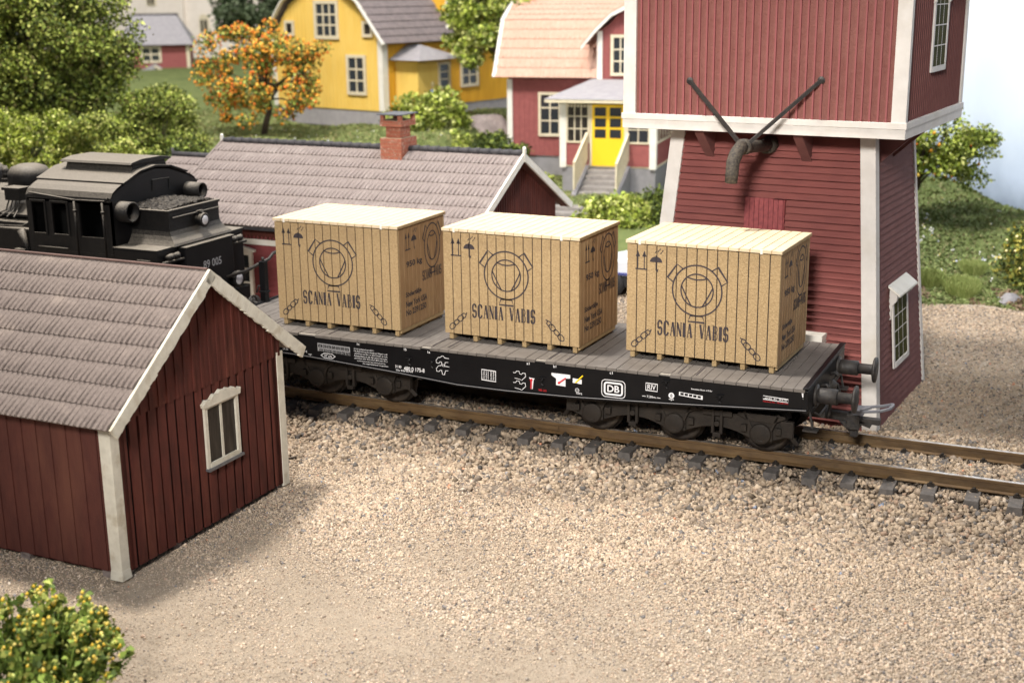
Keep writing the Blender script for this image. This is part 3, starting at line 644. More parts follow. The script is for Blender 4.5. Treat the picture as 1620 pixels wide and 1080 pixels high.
# ================================================================== crates
CW, CD, CH, CZ = 2.752, 1.876, 2.142, 1.405
def make_crate():
    root = empty('wooden_crate', (0, 0, 0), 0, 'crate', 'crate', 'engraved crates standing on the flat wagon')
    zb0, zt = .135, CH - .075; hw, hd = CW / 2, CD / 2
    m = M(); m.box(-hw + .02, hw - .02, -hd + .02, hd - .02, zb0 + .01, zt - .01, 1)
    nb = 15; g_ = .02
    for i in range(nb):
        a, b = -hw + CW * i / nb, -hw + CW * (i + 1) / nb
        for s_ in (-1, 1): m.box(a + (g_ / 2 if i else 0), b - (g_ / 2 if i < nb - 1 else 0), s_ * hd, s_ * (hd - .06), zb0, zt, 0)
    m.box(-hw, -hw + .04, -hd + .06, hd - .06, zb0, zt, 2); 
    wall = m.build('body', ['mdf', 'laser_groove', 'mdf_shaded'], root)
    m = M(); nb = 11
    for i in range(nb):
        a, b = -hd + .062 + (CD - .124) * i / nb, -hd + .062 + (CD - .124) * (i + 1) / nb
        m.box(hw, hw - .05, a + (g_ / 2 if i else 0), b - (g_ / 2 if i < nb - 1 else 0), zb0, zt, 0)
    m.build('end_panel', 'mdf_shaded', root)
    m = M(); nb = 15; e = .03
    lw = CW + 2 * e
    for i in range(nb):
        a, b = -lw / 2 + lw * i / nb, -lw / 2 + lw * (i + 1) / nb
        m.box(a + .009, b - .009, -hd - e + random.uniform(0, .006), hd + e, zt + .022, CH, 0)
    m.box(-lw / 2 + .004, lw / 2 - .004, -hd - e + .012, hd + e - .01, zt + .018, CH - .016, 1)
    m.box(-hw + .05, hw - .05, -hd + .05, hd - .05, zt - .02, zt + .02, 1)
    m.build('lid', ['mdf_lit', 'skid_wood'], root)
    for x in (-lw / 2 + .27, lw / 2 - .36):
        m = M(); m.box(x - .02, x + .02, -hd - e - .006, -hd - e + .03, zt + .005, CH + .004); m.build('lid_tab', 'white_paint', root)
    for i in range(6):
        x = -hw + .09 + (CW - .2) * i / 5; m = M(); m.box(x - .042, x + .042, -hd + .07, hd - .05, 0, zb0 + .004); m.build('skid', 'skid_wood', root, bevel=.006)
    m = M(); m.box(hw - .05, hw - .01, -hd + .08, hd - .08, .06, zb0); m.build('edge_batten', 'skid_wood', root)
    # engraved front
    def marks(PL, W_, sc, ox, oz, front):
        L = {}
        # emblem: crank ring with three pedals and a tripod of arcs
        m = M(); r1, r2 = .447 * sc, .292 * sc; C0 = (ox, oz); ww = .025 * sc
        ring = lambda r: [(C0[0] + W_ * r * math.cos(2 * PI * i / 48), C0[1] + r * math.sin(2 * PI * i / 48)) for i in range(48)]
        m.ribbon(ring(r1), ww * 1.1, PL, True); m.ribbon(ring(r2), ww, PL, True)
        for ang in (35, 145, 270):
            ca, sa = math.cos(R(ang)), math.sin(R(ang)); 
            wa, wb_, d0, d1 = (.15, .15, -.02, .11) if ang != 270 else (.11, .15, .0, .11)
            pts = [(d0, wa), (d1, wb_), (d1, -wb_), (d0, -wa)]
            Q = [(C0[0] + W_ * ((r1 + d * sc) * ca - t * sc * sa), C0[1] + (r1 + d * sc) * sa + t * sc * ca) for d, t in pts]
            m.ribbon(Q, ww, PL, ang == 270)
        for ang, h, mr_ in ((90, 38, .66), (208, 42, .76), (332, 42, .76)):
            p0 = Vector((math.cos(R(ang - h)), math.sin(R(ang - h)))) * r2; p1 = Vector((math.cos(R(ang + h)), math.sin(R(ang + h)))) * r2; mid = Vector((math.cos(R(ang)), math.sin(R(ang)))) * r2 * mr_
            pts = []
            for i in range(13):
                t = i / 12; c_ = mid * 2 - (p0 + p1) / 2; q = p0 * (1 - t) ** 2 + c_ * 2 * t * (1 - t) + p1 * t * t; pts.append((C0[0] + W_ * q.x, C0[1] + q.y))
            m.ribbon(pts, ww, PL)
        m.build('engraved_emblem', 'burn', root)
    PF = lambda u, v: (-hw + u, -hd - .003, zb0 + v)
    PS = lambda u, v: (hw + .003, -hd + u, zb0 + v)
    marks(PF, 1, 1, 1.30, 1.20, True)
    m = M(); xe_ = slab_text(m, 'SCANIA', .58, .345, .103, .265, PF, .155); m.build('engraved_lettering', 'burn', root); m = M(); slab_text(m, 'VABIS', xe_ + .11, .345, .103, .265, PF, .155); m.build('engraved_lettering', 'burn', root)
    def symbols(m, PL, u0, W_, z0, s):
        for d in (0, .12):
            u = u0 + d * W_ * s; m.ribbon([(u, z0), (u, z0 + .27 * s)], .018 * s * W_, PL); m.flat([(u - .042 * W_ * s, z0 + .22 * s), (u + .042 * W_ * s, z0 + .22 * s), (u, z0 + .33 * s)], PL)
        m.ribbon([(u0 - .045 * W_ * s, z0), (u0 + .18 * W_ * s, z0)], .024 * s, PL)
        uu = u0 + .34 * W_ * s; zz = z0 + .14 * s
        m.flat([(uu + .115 * s * W_ * math.cos(R(a)), zz + .10 * s * math.sin(R(a))) for a in range(0, 181, 15)], PL)
        m.ribbon([(uu, zz + .12 * s), (uu, zz - .14 * s), (uu + .02 * W_ * s, zz - .17 * s), (uu + .04 * W_ * s, zz - .12 * s)], .018 * s * W_, PL)
        for a, b in ((-.02, .16), (.03, .18), (.08, .15), (.06, .21), (.11, .19)): m.ribbon([(uu + a * W_ * s, zz + b * s), (uu + (a + .02) * W_ * s, zz + (b + .035) * s)], .016 * s, PL)
    m = M(); symbols(m, PF, .20, 1, 1.50, 1); m.build('handling_symbols', 'burn', root)
    def chain(m, PL, u0, z0, u1, z1):
        d = Vector((u1 - u0, z1 - z0)); L_ = d.length; d.normalize(); n_ = Vector((-d.y, d.x))
        for i in range(3):
            c_ = Vector((u0, z0)) + d * (L_ * (.13 + i * .27)); a, b = (.072, .05) if i % 2 == 0 else (.068, .04)
            m.ribbon([tuple(c_ + d * (a * math.cos(t * PI / 8)) + n_ * (b * math.sin(t * PI / 8))) for t in range(16)], .019, PL, True)
        e_ = Vector((u0, z0)) + d * (L_ * .80)
        m.ribbon([tuple(e_ + n_ * .04), tuple(e_ + d * .07 + n_ * .03), tuple(e_ + d * .09 - n_ * .02)], .02, PL); m.ribbon([tuple(e_ - d * .03 - n_ * .03), tuple(e_ + d * .04 - n_ * .045), tuple(e_ + d * .13 + n_ * .0)], .02, PL)
    m = M(); chain(m, PF, .12, .10, .44, .40); m.build('engraved_chain', 'burn', root); m = M(); chain(m, PF, 2.44, .10, 2.12, .42); m.build('engraved_chain', 'burn', root)
    # end face
    marks(PS, .72, .98, 1.36, 1.42, False)
    m = M(); W2 = 1.0; symbols(m, PS, .32, .9, 1.50, 1.0); m.build('handling_symbols', 'burn', root)
    m = M(); put_text(m, '950 kg', .62, 1.2, .62, .15, PS, .03); m.build('weight_lettering', 'burn', root); m = M(); slab_text(m, 'SCANIA', .93, .78, .062, .20, PS, .155); m.build('engraved_lettering', 'burn', root); m = M(); slab_text(m, 'VABIS', 1.40, .78, .062, .20, PS, .155); m.build('engraved_lettering', 'burn', root); m = M()
    for i, t in enumerate(('Södertälje', 'New York USA', 'No 2391250')): put_text(m, t, .25 + (.62, .84, .80)[i] / 2, .62 - i * .17, (.62, .84, .80)[i], .125, PS, .03)
    m.build('address_lettering', 'burn', root)
    return root
cr = make_crate()
spots = [(-2.258, -.1615, -.006, 'tan engraved wooden crate nearest the black locomotive on the flat wagon'),
         (1.363, .0246, -.027, 'tan engraved wooden crate in the middle of the three on the flat wagon'),
         (4.97, .11, -.041, 'tan engraved wooden crate nearest the buffer end of the wagon, by the tower')]
for i, (x, y, a, lb) in enumerate(spots):
    o = cr if i == 0 else copy_tree(cr); o.location = (x, y, CZ + .008); o.rotation_euler.z = a; o['label'] = lb

# ================================================================== front shed
def barge(m, P, Q, w, t, jag=0, seed=1, out=(1, 0, 0)):
    """a board hung below the line P-Q with a torn lower edge, thickness t along out"""
    P, Q, out = Vector(P), Vector(Q), Vector(out); r_ = random.Random(seed); n = 26 if jag else 1; d = (Q - P)
    up = out.cross(d).normalized()
    if up.z < 0: up = -up
    for i in range(n):
        a, b = P + d * i / n, P + d * (i + 1) / n; ja, jb = (r_.uniform(-jag, jag), r_.uniform(-jag, jag)) if jag else (0, 0)
        m.hexa([a - up * (w + ja), b - up * (w + jb), b - up * (w + jb) + out * t, a - up * (w + ja) + out * t, a, b, b + out * t, a + out * t])
sh = empty('weathered_shed', (-1.335, -8.704, -.392), -.008, 'dark red battened shed in front with mossy brown tiles and cream trim', 'shed')
WG, LS, HS, HR = 4.16, 6.2, 2.60, 4.16; sl = (HR - HS) / (WG / 2)
ztop = lambda v: HS + sl * (WG / 2 - abs(v - WG / 2)) - .05
m = M(); batten_wall(m, (0, 0, 0), (0, 1, 0), (1, 0, 0), .06, ztop, .02, WG - .02, .208, .155, .04, 0, 1, u_list=[WG / 2])
# upper gable skirt of boards standing proud
zsk = HS - .28
def zt2(v): return ztop(v)
m2 = M()
batten_wall(m2, (.045, 0, 0), (0, 1, 0), (1, 0, 0), zsk, zt2, .02, WG - .02, .2, .05, .02, 0, 0, thick=.03, u_list=[WG / 2])
m.build('gable_wall', ['flat_black', 'shed_red'], sh); m2.build('gable_boarding', 'shed_red', sh)
m = M(); batten_wall(m, (0, 0, 0), (-1, 0, 0), (0, -1, 0), .08, lambda u: HS - .05, .02, LS, .27, .12, .018, 0, 0); m.build('long_wall', 'shed_side', sh)
m = M(); m.box(-LS, -.06, WG - .06, WG, .06, HS); m.box(-LS, -LS + .06, .06, WG - .06, .06, HS); m.box(-LS + .1, -.1, .1, WG - .1, -.0, .1); m.build('rear_wall', 'shed_side', sh)
for x, y in ((-.12, 1.3), (-.12, 2.8), (-.12, WG - .12), (-.3, .12), (-1.9, .12), (-3.6, .12), (-5.4, .12)):
    m = M(); m.box(x - .09, x + .09, y - .09, y + .09, -.08, .09); m.build('footing', 'rock', sh)
for v in (0, WG):
    s_ = -1 if v == 0 else 1; m = M(); m.box(-.15, .035, v + s_ * .0, v + s_ * .05, .0, HS - (.03 if v == 0 else .22)); m.box(.0, .055, v - s_ * .13, v + s_ * .048, .0, HS - (.03 if v == 0 else .22))
    if v == 0: m.hexa([(-.16, -.075, -.02), (.075, -.075, -.02), (.075, .14, -.02), (-.16, .14, -.02), (-.15, -.052, .13), (.058, -.052, .13), (.058, .13, .13), (-.15, .13, .13)])
    m.build('corner_board', 'shed_white', sh, bevel=.006)
OV, OX = .30, .30
for s_ in (-1, 1):
    m = M(); ls = (WG / 2 + OV) * math.hypot(1, sl); S = Vector((0, s_, -sl)).normalized()
    tile_roof(m, (-LS - .3, WG / 2, HR + .03), (1, 0, 0), S, LS + .3 + OX, ls, .0985, 8, .040, .014, .006, seed=3 + s_); 
    rf = m.build('roof', 'tile_front', sh)
    m = M(); P = Vector((OX + .0, WG / 2, HR + .045)); Q = P + S * (ls + .03); barge(m, P - S * .0, Q, .20, .05, .016, 5 + s_); m.build('barge_board', 'shed_white', sh, bevel=.004)
    m = M(); a = Vector((-LS - .3, WG / 2, HR + .0)) + S * (ls - .06); m.beam(a, a + Vector((LS + .3 + OX - .02, 0, 0)), .03, .07); m.build('eave_board', 'shed_white', sh)
m = M(); m.beam((-LS - .3, WG / 2, HR + .045), (OX - .02, WG / 2, HR + .045), .06, .02); m.build('ridge_strip', 'tile_edge', sh)
wf = window(sh, (.03, 2.03, 1.0), (0, 1, 0), (1, 0, 0), .86, 1.03, 2, 1, .07, 'shed_white', 'glass_grey', .05, .05)
m = M(); pts = [(2.02, 2.40), (3.17, 2.40)]; top = [(3.2, 2.50), (3.05, 2.49), (2.98, 2.55), (2.86, 2.53), (2.78, 2.58), (2.66, 2.56), (2.56, 2.60), (2.46, 2.55), (2.34, 2.56), (2.24, 2.50), (2.12, 2.51), (2.0, 2.46)]
m.prism([(a * .80 + .38, b - .40) for a, b in pts + top], .03, .11, 'x'); m.build('window_head', 'shed_white', wf)
m = M(); m.box(.03, .12, 2.01, 2.91, .96, 1.0); m.build('window_sill', 'lid_metal', wf)

# ================================================================== long building with chimney
bB = empty('station_building', (-2.32, 4.5, -.45), -.013, 'long low red building with mauve-brown tiled roof and brick chimney behind the wagon', 'building')
L_, W_, H_, HR = 8.4, 5.29, 2.90, 4.34; sl = (HR - H_) / (W_ / 2); ov = .38
m = M(); clap_wall(m, (-L_, 0, 0), (0, 0, 0), (0, 0, H_), (-L_, 0, H_), 20, .02); m.box(-L_ + .05, -.05, .06, W_ - .05, 0, H_); m.build('wall', 'back_red', bB)
m = M(); batten_wall(m, (0, 0, 0), (0, 1, 0), (1, 0, 0), 0, lambda v: H_ + sl * (W_ / 2 - abs(v - W_ / 2)) - .06, 0, W_, .13, .022, .018, u_list=[W_ / 2]); m.build('gable_wall', 'shed_red', bB)
m = M(); batten_wall(m, (-L_, 0, 0), (0, 1, 0), (-1, 0, 0), 0, lambda v: H_ + sl * (W_ / 2 - abs(v - W_ / 2)) - .06, 0, W_, .13, .022, .018, u_list=[W_ / 2]); m.build('gable_wall', 'shed_red', bB)
for s_ in (-1, 1):
    S = Vector((0, s_, -sl)).normalized(); ls = (W_ / 2 + ov) * math.hypot(1, sl); m = M()
    tile_roof(m, (-L_ - .3, W_ / 2, HR + .02), (1, 0, 0), S, L_ + .6, ls, .125, 8, .042, .014, .006, seed=20 + s_); m.build('roof', 'tile_brown', bB)
    for xx_, oo in ((.3, (1, 0, 0)), (-L_ - .3, (-1, 0, 0))):
        m = M(); P = Vector((xx_, W_ / 2, HR + .06)); barge(m, P, P + S * (ls + .03), .17, .05, 0, out=oo); m.build('barge_board', 'white_paint' if xx_ > 0 else 'tile_brown', bB)
    m = M(); m.hexa([(0, W_ / 2, HR - .08), (.3, W_ / 2, HR - .08), (.3, W_ / 2 + s_ * (W_ / 2 + ov), H_ - sl * ov - .08), (0, W_ / 2 + s_ * (W_ / 2 + ov), H_ - sl * ov - .08), (0, W_ / 2, HR - .05), (.3, W_ / 2, HR - .05), (.3, W_ / 2 + s_ * (W_ / 2 + ov), H_ - sl * ov - .05), (0, W_ / 2 + s_ * (W_ / 2 + ov), H_ - sl * ov - .05)]); m.build('soffit', 'shed_red', bB)
m = M(); m.smooth = True; n_ = 31
for i in range(n_):
    x = -L_ - .26 + (L_ + .52) * i / n_; dx = (L_ + .52) / n_; m.tube([(x, W_ / 2, HR + .035), (x + dx * 1.06, W_ / 2, HR + .05)], [.075, .095], 10)
m.build('ridge_cap', 'ridge_dark', bB)
for xx_ in (.34, -L_ - .34):
    m = M(); m.box(xx_ - .03, xx_ + .03, W_ / 2 - .05, W_ / 2 + .05, HR - .16, HR + .13); m.lathe([(.04, 0), (.05, .04), (.015, .08)], (xx_, W_ / 2, HR + .13), 'z', 8); m.build('finial', 'white_paint', bB)
# fascia with scalloped edge under the eave
m = M(); m.box(-L_, 0, -.05, -.03, 2.16, 2.30); m.build('frieze_board', 'white_paint', bB)
m = M(); m.box(-L_, 0, -.07, -.052, 2.42, 2.52)
nn = 70
for i in range(nn): a = -L_ + L_ * i / nn; b = a + L_ / nn; m.prism([(a, 2.42), (b, 2.42), ((a + b) / 2, 2.31)], -.07, -.052)
m.build('scalloped_fascia', 'shed_red', bB)
m = M(); m.box(-L_ - .28, .28, -ov + .02, -ov + .06, H_ - sl * ov - .1, H_ - sl * ov - .02); m.box(-L_, 0, -ov + .06, 0, H_ - sl * ov - .05, H_ - sl * ov - .03); m.build('eave_board', 'ridge_dark', bB)
for x in (-6.82, -4.2, -1.6):
    wf = window(bB, (x, -.02, .72), (1, 0, 0), (0, -1, 0), .85, 1.25, 2, 3, .09, 'white_paint', 'glass', .07, .045); m = M(); m.prism([(x - .1, 1.97), (x + .95, 1.97), (x + .95, 2.03), (x + .425, 2.14), (x - .1, 2.03)], -.12, -.02); m.build('window_head', 'white_paint', wf)
# chimney
cx, cy = -3.18, 2.62
chm = M(); z0, z1 = 3.9, 4.78
def courses(m, x0, x1, y0, y1, z0, z1, nc):
    m.box(x0 + .012, x1 - .012, y0 + .012, y1 - .012, z0, z1, 1); h = (z1 - z0) / nc
    for c_ in range(nc):
        za, zb = z0 + c_ * h + .006, z0 + (c_ + 1) * h - .006; nb_ = max(2, round((x1 - x0) / .17)); st = (c_ % 2) * .5
        xs_ = [x0] + [x0 + (x1 - x0) * (i + st) / nb_ for i in range(nb_ + 1) if 0 < (i + st) < nb_] + [x1]
        for a, b in zip(xs_, xs_[1:]):
            if b - a > .03:
                for ya, yb in ((y0 + random.uniform(0, .006), y0 + .05), (y1 - .05, y1)): m.box(a + .005, b - .005, ya, yb, za, zb, 0)
        nb_ = max(2, round((y1 - y0) / .17)); ys_ = [y0 + .05] + [y0 + (y1 - y0) * (i + .5 - st) / nb_ for i in range(nb_ + 1) if .3 < (i + .5 - st) < nb_ - .3] + [y1 - .05]
        for a, b in zip(ys_, ys_[1:]):
            for xa, xb in ((x0, x0 + .05), (x1 - .05 - .0, x1 - random.uniform(0, .006))): m.box(xa, xb, a + .005, b - .005, za, zb, 0)
courses(chm, cx - .31, cx + .31, cy - .40, cy + .40, 4.02, 4.66, 7); courses(chm, cx - .21, cx + .21, cy - .26, cy + .26, 4.66, 4.95, 3); courses(chm, cx - .31, cx + .31, cy - .38, cy + .38, 4.95, 5.10, 2)
for a in (-1, 1):
    for b in (-1, 1): chm.box(cx + a * .25 - .045, cx + a * .25 + .045, cy + b * .32 - .05, cy + b * .32 + .05, 5.10, 5.24, 0)
ch = chm.build('chimney', ['brick', 'mortar'], bB)
m = M(); m.box(cx - .36, cx + .36, cy - .44, cy + .44, 5.24, 5.265); m.build('chimney_cap', 'lid_metal', ch)
# low rear wing roof to the left
m = M(); S1 = Vector((0, -1, -.55)).normalized(); tile_roof(m, (-L_ - 2.3, W_ / 2 + .3, 3.86), (1, 0, 0), S1, 2.05, 3.1, .125, 8, .045, .018, seed=9)
m.build('wing_roof', 'tile_brown', bB)
m = M(); m.box(-L_ - 2.2, -L_ - .02, .4, W_ - .4, 0, 2.35); m.prism([(.4, 2.3), (W_ / 2 + .3, 3.74), (W_ - .4, 2.3)], -L_ - 2.15, -L_ - .05, 'x'); m.build('wing_wall', 'back_red', bB)
m = M(); m.smooth = True; m.tube([(-L_ - 2.3, W_ / 2 + .3, 3.88), (-L_ - .3, W_ / 2 + .3, 3.88)], .08, 8); m.tube([(-L_ - 2.32, W_ / 2 + .3, 3.75), (-L_ - 2.32, W_ / 2 + .3, 4.05)], .04, 6); m.build('wing_ridge', 'ridge_dark', bB)

# ================================================================== water tower
tw = empty('water_tower', (5.288, 4.394, -.45), -.089, 'tall red wooden water tower with white corner boards and overhanging upper storey', 'tower')
w0, d0, Hh, tx, ty = 2.406, 1.98, 5.62, .474, .45; w1, d1 = w0 - tx, d0 - ty; ow = .80; W1, D1 = w1 + ow - .06, d1 + ow
cor0 = [(-w0, -d0, 0), (w0, -d0, 0), (w0, d0, 0), (-w0, d0, 0)]; cor1 = [(-w1, -d1, Hh), (w1, -d1, Hh), (w1, d1, Hh), (-w1, d1, Hh)]
for i, (nm, mt) in enumerate((('front_wall', 'red_lower'), ('side_wall', 'red_shaded'), ('rear_wall', 'red_shaded'), ('side_wall', 'red_shaded'))):
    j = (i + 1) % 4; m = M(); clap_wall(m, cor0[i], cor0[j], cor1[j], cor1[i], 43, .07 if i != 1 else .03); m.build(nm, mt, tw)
for i in range(4):
    a, b = Vector(cor0[i]), Vector(cor1[i]); sx, sy = (1 if a.x > 0 else -1), (1 if a.y > 0 else -1); m = M(); o_ = .085 if a.y < 0 else .05; w_ = .2 if a.y < 0 else .1
    def q(p, dx, dy): return (p.x + dx * sx, p.y + dy * sy, p.z)
    m.hexa([q(a, -w_, o_), q(a, o_, o_), q(a, o_, -.02), q(a, -w_, -.02), q(b, -w_, o_), q(b, o_, o_), q(b, o_, -.02), q(b, -w_, -.02)])
    m.hexa([q(a, o_ - .003, -.02), q(a, -.02, -.02), q(a, -.02, -w_ * .9), q(a, o_ - .003, -w_ * .9), q(b, o_ - .003, -.02), q(b, -.02, -.02), q(b, -.02, -w_ * .9), q(b, o_ - .003, -w_ * .9)])
    m.build('corner_board', 'white_trim', tw, bevel=.006)
# upper storey
ZU0, ZU1 = 5.90, 9.6
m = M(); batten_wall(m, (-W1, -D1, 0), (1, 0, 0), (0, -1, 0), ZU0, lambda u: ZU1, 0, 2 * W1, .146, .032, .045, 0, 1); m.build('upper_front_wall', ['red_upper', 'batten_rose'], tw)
m = M(); batten_wall(m, (W1, -D1, 0), (0, 1, 0), (1, 0, 0), ZU0, lambda u: ZU1, 0, 2 * D1, .146, .022, .022); m.build('upper_side_wall', 'red_shaded', tw)
m = M(); m.box(-W1 + .06, W1 - .06, -D1 + .06, D1 - .06, Hh + .0, ZU1); m.box(-W1, W1, D1 - .06, D1, ZU0, ZU1); m.box(-W1, -W1 + .06, -D1 + .06, D1 - .06, ZU0, ZU1); m.build('upper_core', 'red_shaded', tw)
m = M(); m.prism([(-D1 - .4, ZU1 - .0), (D1 + .4, ZU1), (0, ZU1 + 1.8)], -W1 - .3, W1 + .3, 'x'); m.build('roof', 'tile_brown', tw)
for sx, sy in ((1, -1), (-1, -1), (1, 1), (-1, 1)):
    m = M(); x, y = sx * W1, sy * D1; m.box(x - sx * .20, x + sx * .058, y + sy * .058, y - sy * .002, ZU0, ZU1); m.box(x - sx * .0, x + sx * .054, y, y - sy * .10, ZU0, ZU1); m.build('upper_corner_board', 'white_trim', tw, bevel=.005)
m = M()
for a, b, e in ((Hh, Hh + .175, .065), (Hh + .178, Hh + .29, .085)):
    m.box(-W1 - e, W1 + e, -D1 - e, -D1 + .02, a, b); m.box(-W1 - e, W1 + e, D1 - .02, D1 + e, a, b); m.box(W1 - .02, W1 + e, -D1 + .022, D1 - .022, a, b); m.box(-W1 - e, -W1 + .02, -D1 + .022, D1 - .022, a, b)
m.build('trim_band', 'white_trim', tw, bevel=.006)
m = M()
for u in (-1.2, .75): 
    m = M(); m.prism([(-d1 + .02, Hh), (-D1 + .1, Hh), (-D1 + .1, Hh - .06), (-d1 - .02, Hh - .62), (-d1 - .02, Hh - .72), (-d1 + .02, Hh - .72)], u - .09, u + .09, 'x'); m.build('bracket', 'red_shaded', tw)
for v in (-.95, .0):
    m = M(); m.prism([(w1 - .02, Hh), (W1 - .1, Hh), (W1 - .1, Hh - .06), (w1 + .03, Hh - .62), (w1 + .03, Hh - .72), (w1 - .02, Hh - .72)], v - .07, v + .07, 'y'); m.build('bracket', 'red_shaded', tw)
# leaning frame: the right wall slopes inward
def on_side(z): return w0 - tx * z / Hh
def tower_window(z0, h, x, hood, nm='window'):
    sx_ = lambda z: x if x else on_side(z) + .02
    wf = window(tw, (sx_(z0 + h / 2) + .0, -.60, z0), (0, 1, 0), (1, 0, 0), 1.22, h, 3, 4, .10, 'white_trim', 'glass_green', .025, .02)
    if not x:
        for o_ in [wf] + kids(wf):
            for v_ in o_.data.vertices: v_.co.x += (z0 + h / 2 - v_.co.z) * tx / Hh + .03
    if hood:
        m = M(); xx = sx_(z0 + h)
        m.prism([(xx - .02, z0 + h + .22), (xx + .22, z0 + h + .05), (xx + .22, z0 + h + .09), (xx - .02, z0 + h + .27)], -.70, .72, 'y')
        m.build('window_hood', 'lid_white' if 'lid_white' in MT else 'white_paint', wf)
        m = M()
        for v in (-.62, .60): m.prism([(xx + .0, z0 + h + .2), (xx + .16, z0 + h + .06), (xx + .14, z0 + h - .05), (xx + .06, z0 + h - .15), (xx + .05, z0 + h - .42), (xx, z0 + h - .46)], v - .03, v + .05, 'y')
        m.build('carved_bracket', 'white_trim', wf)
    return wf
tower_window(.92, 1.42, None, True); tower_window(6.68, 1.7, W1 + .02, True)
# lower front: hatch, door hood, pipe
slf = lambda z: -d0 + ty * z / Hh
m = M()
for i in range(8): a = -.38 + i * .096; m.box(a + .004, a + .092, slf(3.55) - .12, slf(3.55) - .075, 3.1, 4.33 - .02 * (i > 5))
m.box(-.40, .40, slf(3.55) - .08, slf(4.3) + .02, 3.15, 4.3); m.build('hatch', 'red_hatch', tw)
m = M(); m.box(.1, 1.38, slf(1.7) - .34, slf(1.7), 1.66, 1.83); dh = m.build('door_hood', 'white_paint', tw)
m = M(); m.box(.22, 1.26, slf(.8) - .1, slf(.8) + .1, .1, 1.62); m.build('door', 'red_hatch', tw)
# water spout
m = M(); m.smooth = True; px_ = .03
m.tube([(px_, slf(5.3) + .05, 5.33), (px_, -2.9, 5.42), (px_, -3.15, 5.44)], .115, 14)
sp = m.build('water_spout', 'iron_dust', tw)
m = M(); m.smooth = True; m.tube([(px_, -3.02, 5.44), (px_, -3.2, 5.46)], .145, 16)
m.tube([(px_, -3.15, 5.46), (px_ - .0, -3.35, 5.44), (px_ - .01, -3.50, 5.36), (px_ - .02, -3.60, 5.22), (px_ - .02, -3.64, 5.02), (px_ - .03, -3.64, 4.86)], [.11, .12, .122, .12, .115, .112], 16); m.build('spout_elbow', 'iron_dust', sp)
m = M(); m.smooth = True; m.tube([(-.0, slf(5.35) + .1, 5.33), (0, slf(5.35) - .28, 5.34)], [.19, .16], 14); m.build('pipe_flange', 'iron_dust', sp)
for xa, za in ((-1.35, 6.55), (1.18, 6.62)):
    m = M(); m.beam((px_ + (.09 if xa > 0 else -.09), -3.12, 5.52), (xa, -D1 - .05, za), .06, .06); m.lathe([(.05, 0), (.07, -.05), (.02, -.08)], (xa, -D1 + .0, za), 'y', 10); m.build('stay_rod', 'iron', tw)

# ================================================================== red house with yellow door
def gambrel(m, O, L, W, h1, d1_, h2, thick=.05): pass
hC = empty('red_house', (-10.57, 25.0, 1.51), .123, 'red house with salmon tiled mansard roof, glazed porch and yellow double door', 'house')
LC, DC, HC = 8.5, 6.0, 3.02
m = M(); batten_wall(m, (0, 0, 0), (1, 0, 0), (0, -1, 0), 0, lambda u: HC, 0, LC, .2, .05, .02); m.box(.02, LC, .06, DC, 0, HC); m.box(LC - .02, LC + .04, 0, DC, 0, HC); m.build('wall', 'house_red', hC)
m = M(); m.box(.05, LC - .05, .05, DC, -.95, .0); m.build('foundation', 'concrete', hC)
m = M(); pg = [(.05, HC - .1), (.95, 4.95), (3, 6.05), (5.05, 4.95), (DC - .05, HC - .1)]; m.prism(pg, .03, LC - .03, 'x'); m.build('gable', 'house_red', hC)
for x in (0, LC): m = M(); m.box(x - .05, x + .16, -.06, 0.0, 0, HC - .1); m.box(x - .05, x + .0, .0, .16, 0, HC - .1); m.build('corner_board', 'white_paint', hC)
m = M(); U = (1, 0, 0)
for s_, y0 in ((-1, 0), (1, DC)):
    k_ = lambda t: y0 if False else None
    A = Vector((-.42, y0 + (-.42) * (-s_) * -1 if False else (y0 - .42 if s_ < 0 else y0 + .42), HC + .02)); Bk = Vector((-.42, (y0 + .8) if s_ < 0 else (y0 - .8), 5.15)); Tt = Vector((-.42, 3, 6.25))
    S = (A - Bk); tile_roof(m, Bk, U, S, LC + .8, S.length, .2, 6, .03, .022, .004, seed=31 + s_)
    S = (Bk - Tt); tile_roof(m, Tt, U, S, LC + .8, S.length, .2, 6, .03, .022, .004, seed=41 + s_)
m.build('roof', 'tile_pink', hC)
for xx_ in (-.46, LC + .42):
    m = M()
    for p, q in (((-.42, HC), (.8, 5.15)), ((.8, 5.15), (3, 6.25)), ((3, 6.25), (5.2, 5.15)), ((5.2, 5.15), (6.42, HC))): m.beam((xx_, p[0], p[1]), (xx_, q[0], q[1]), .06, .14, up=(1, 0, 0))
    m.build('barge_board', 'white_paint', hC)
window(hC, (1.22, -.02, .76), (1, 0, 0), (0, -1, 0), .92, 1.68, 2, 3, .1, 'cream', 'glass', .07, .05)
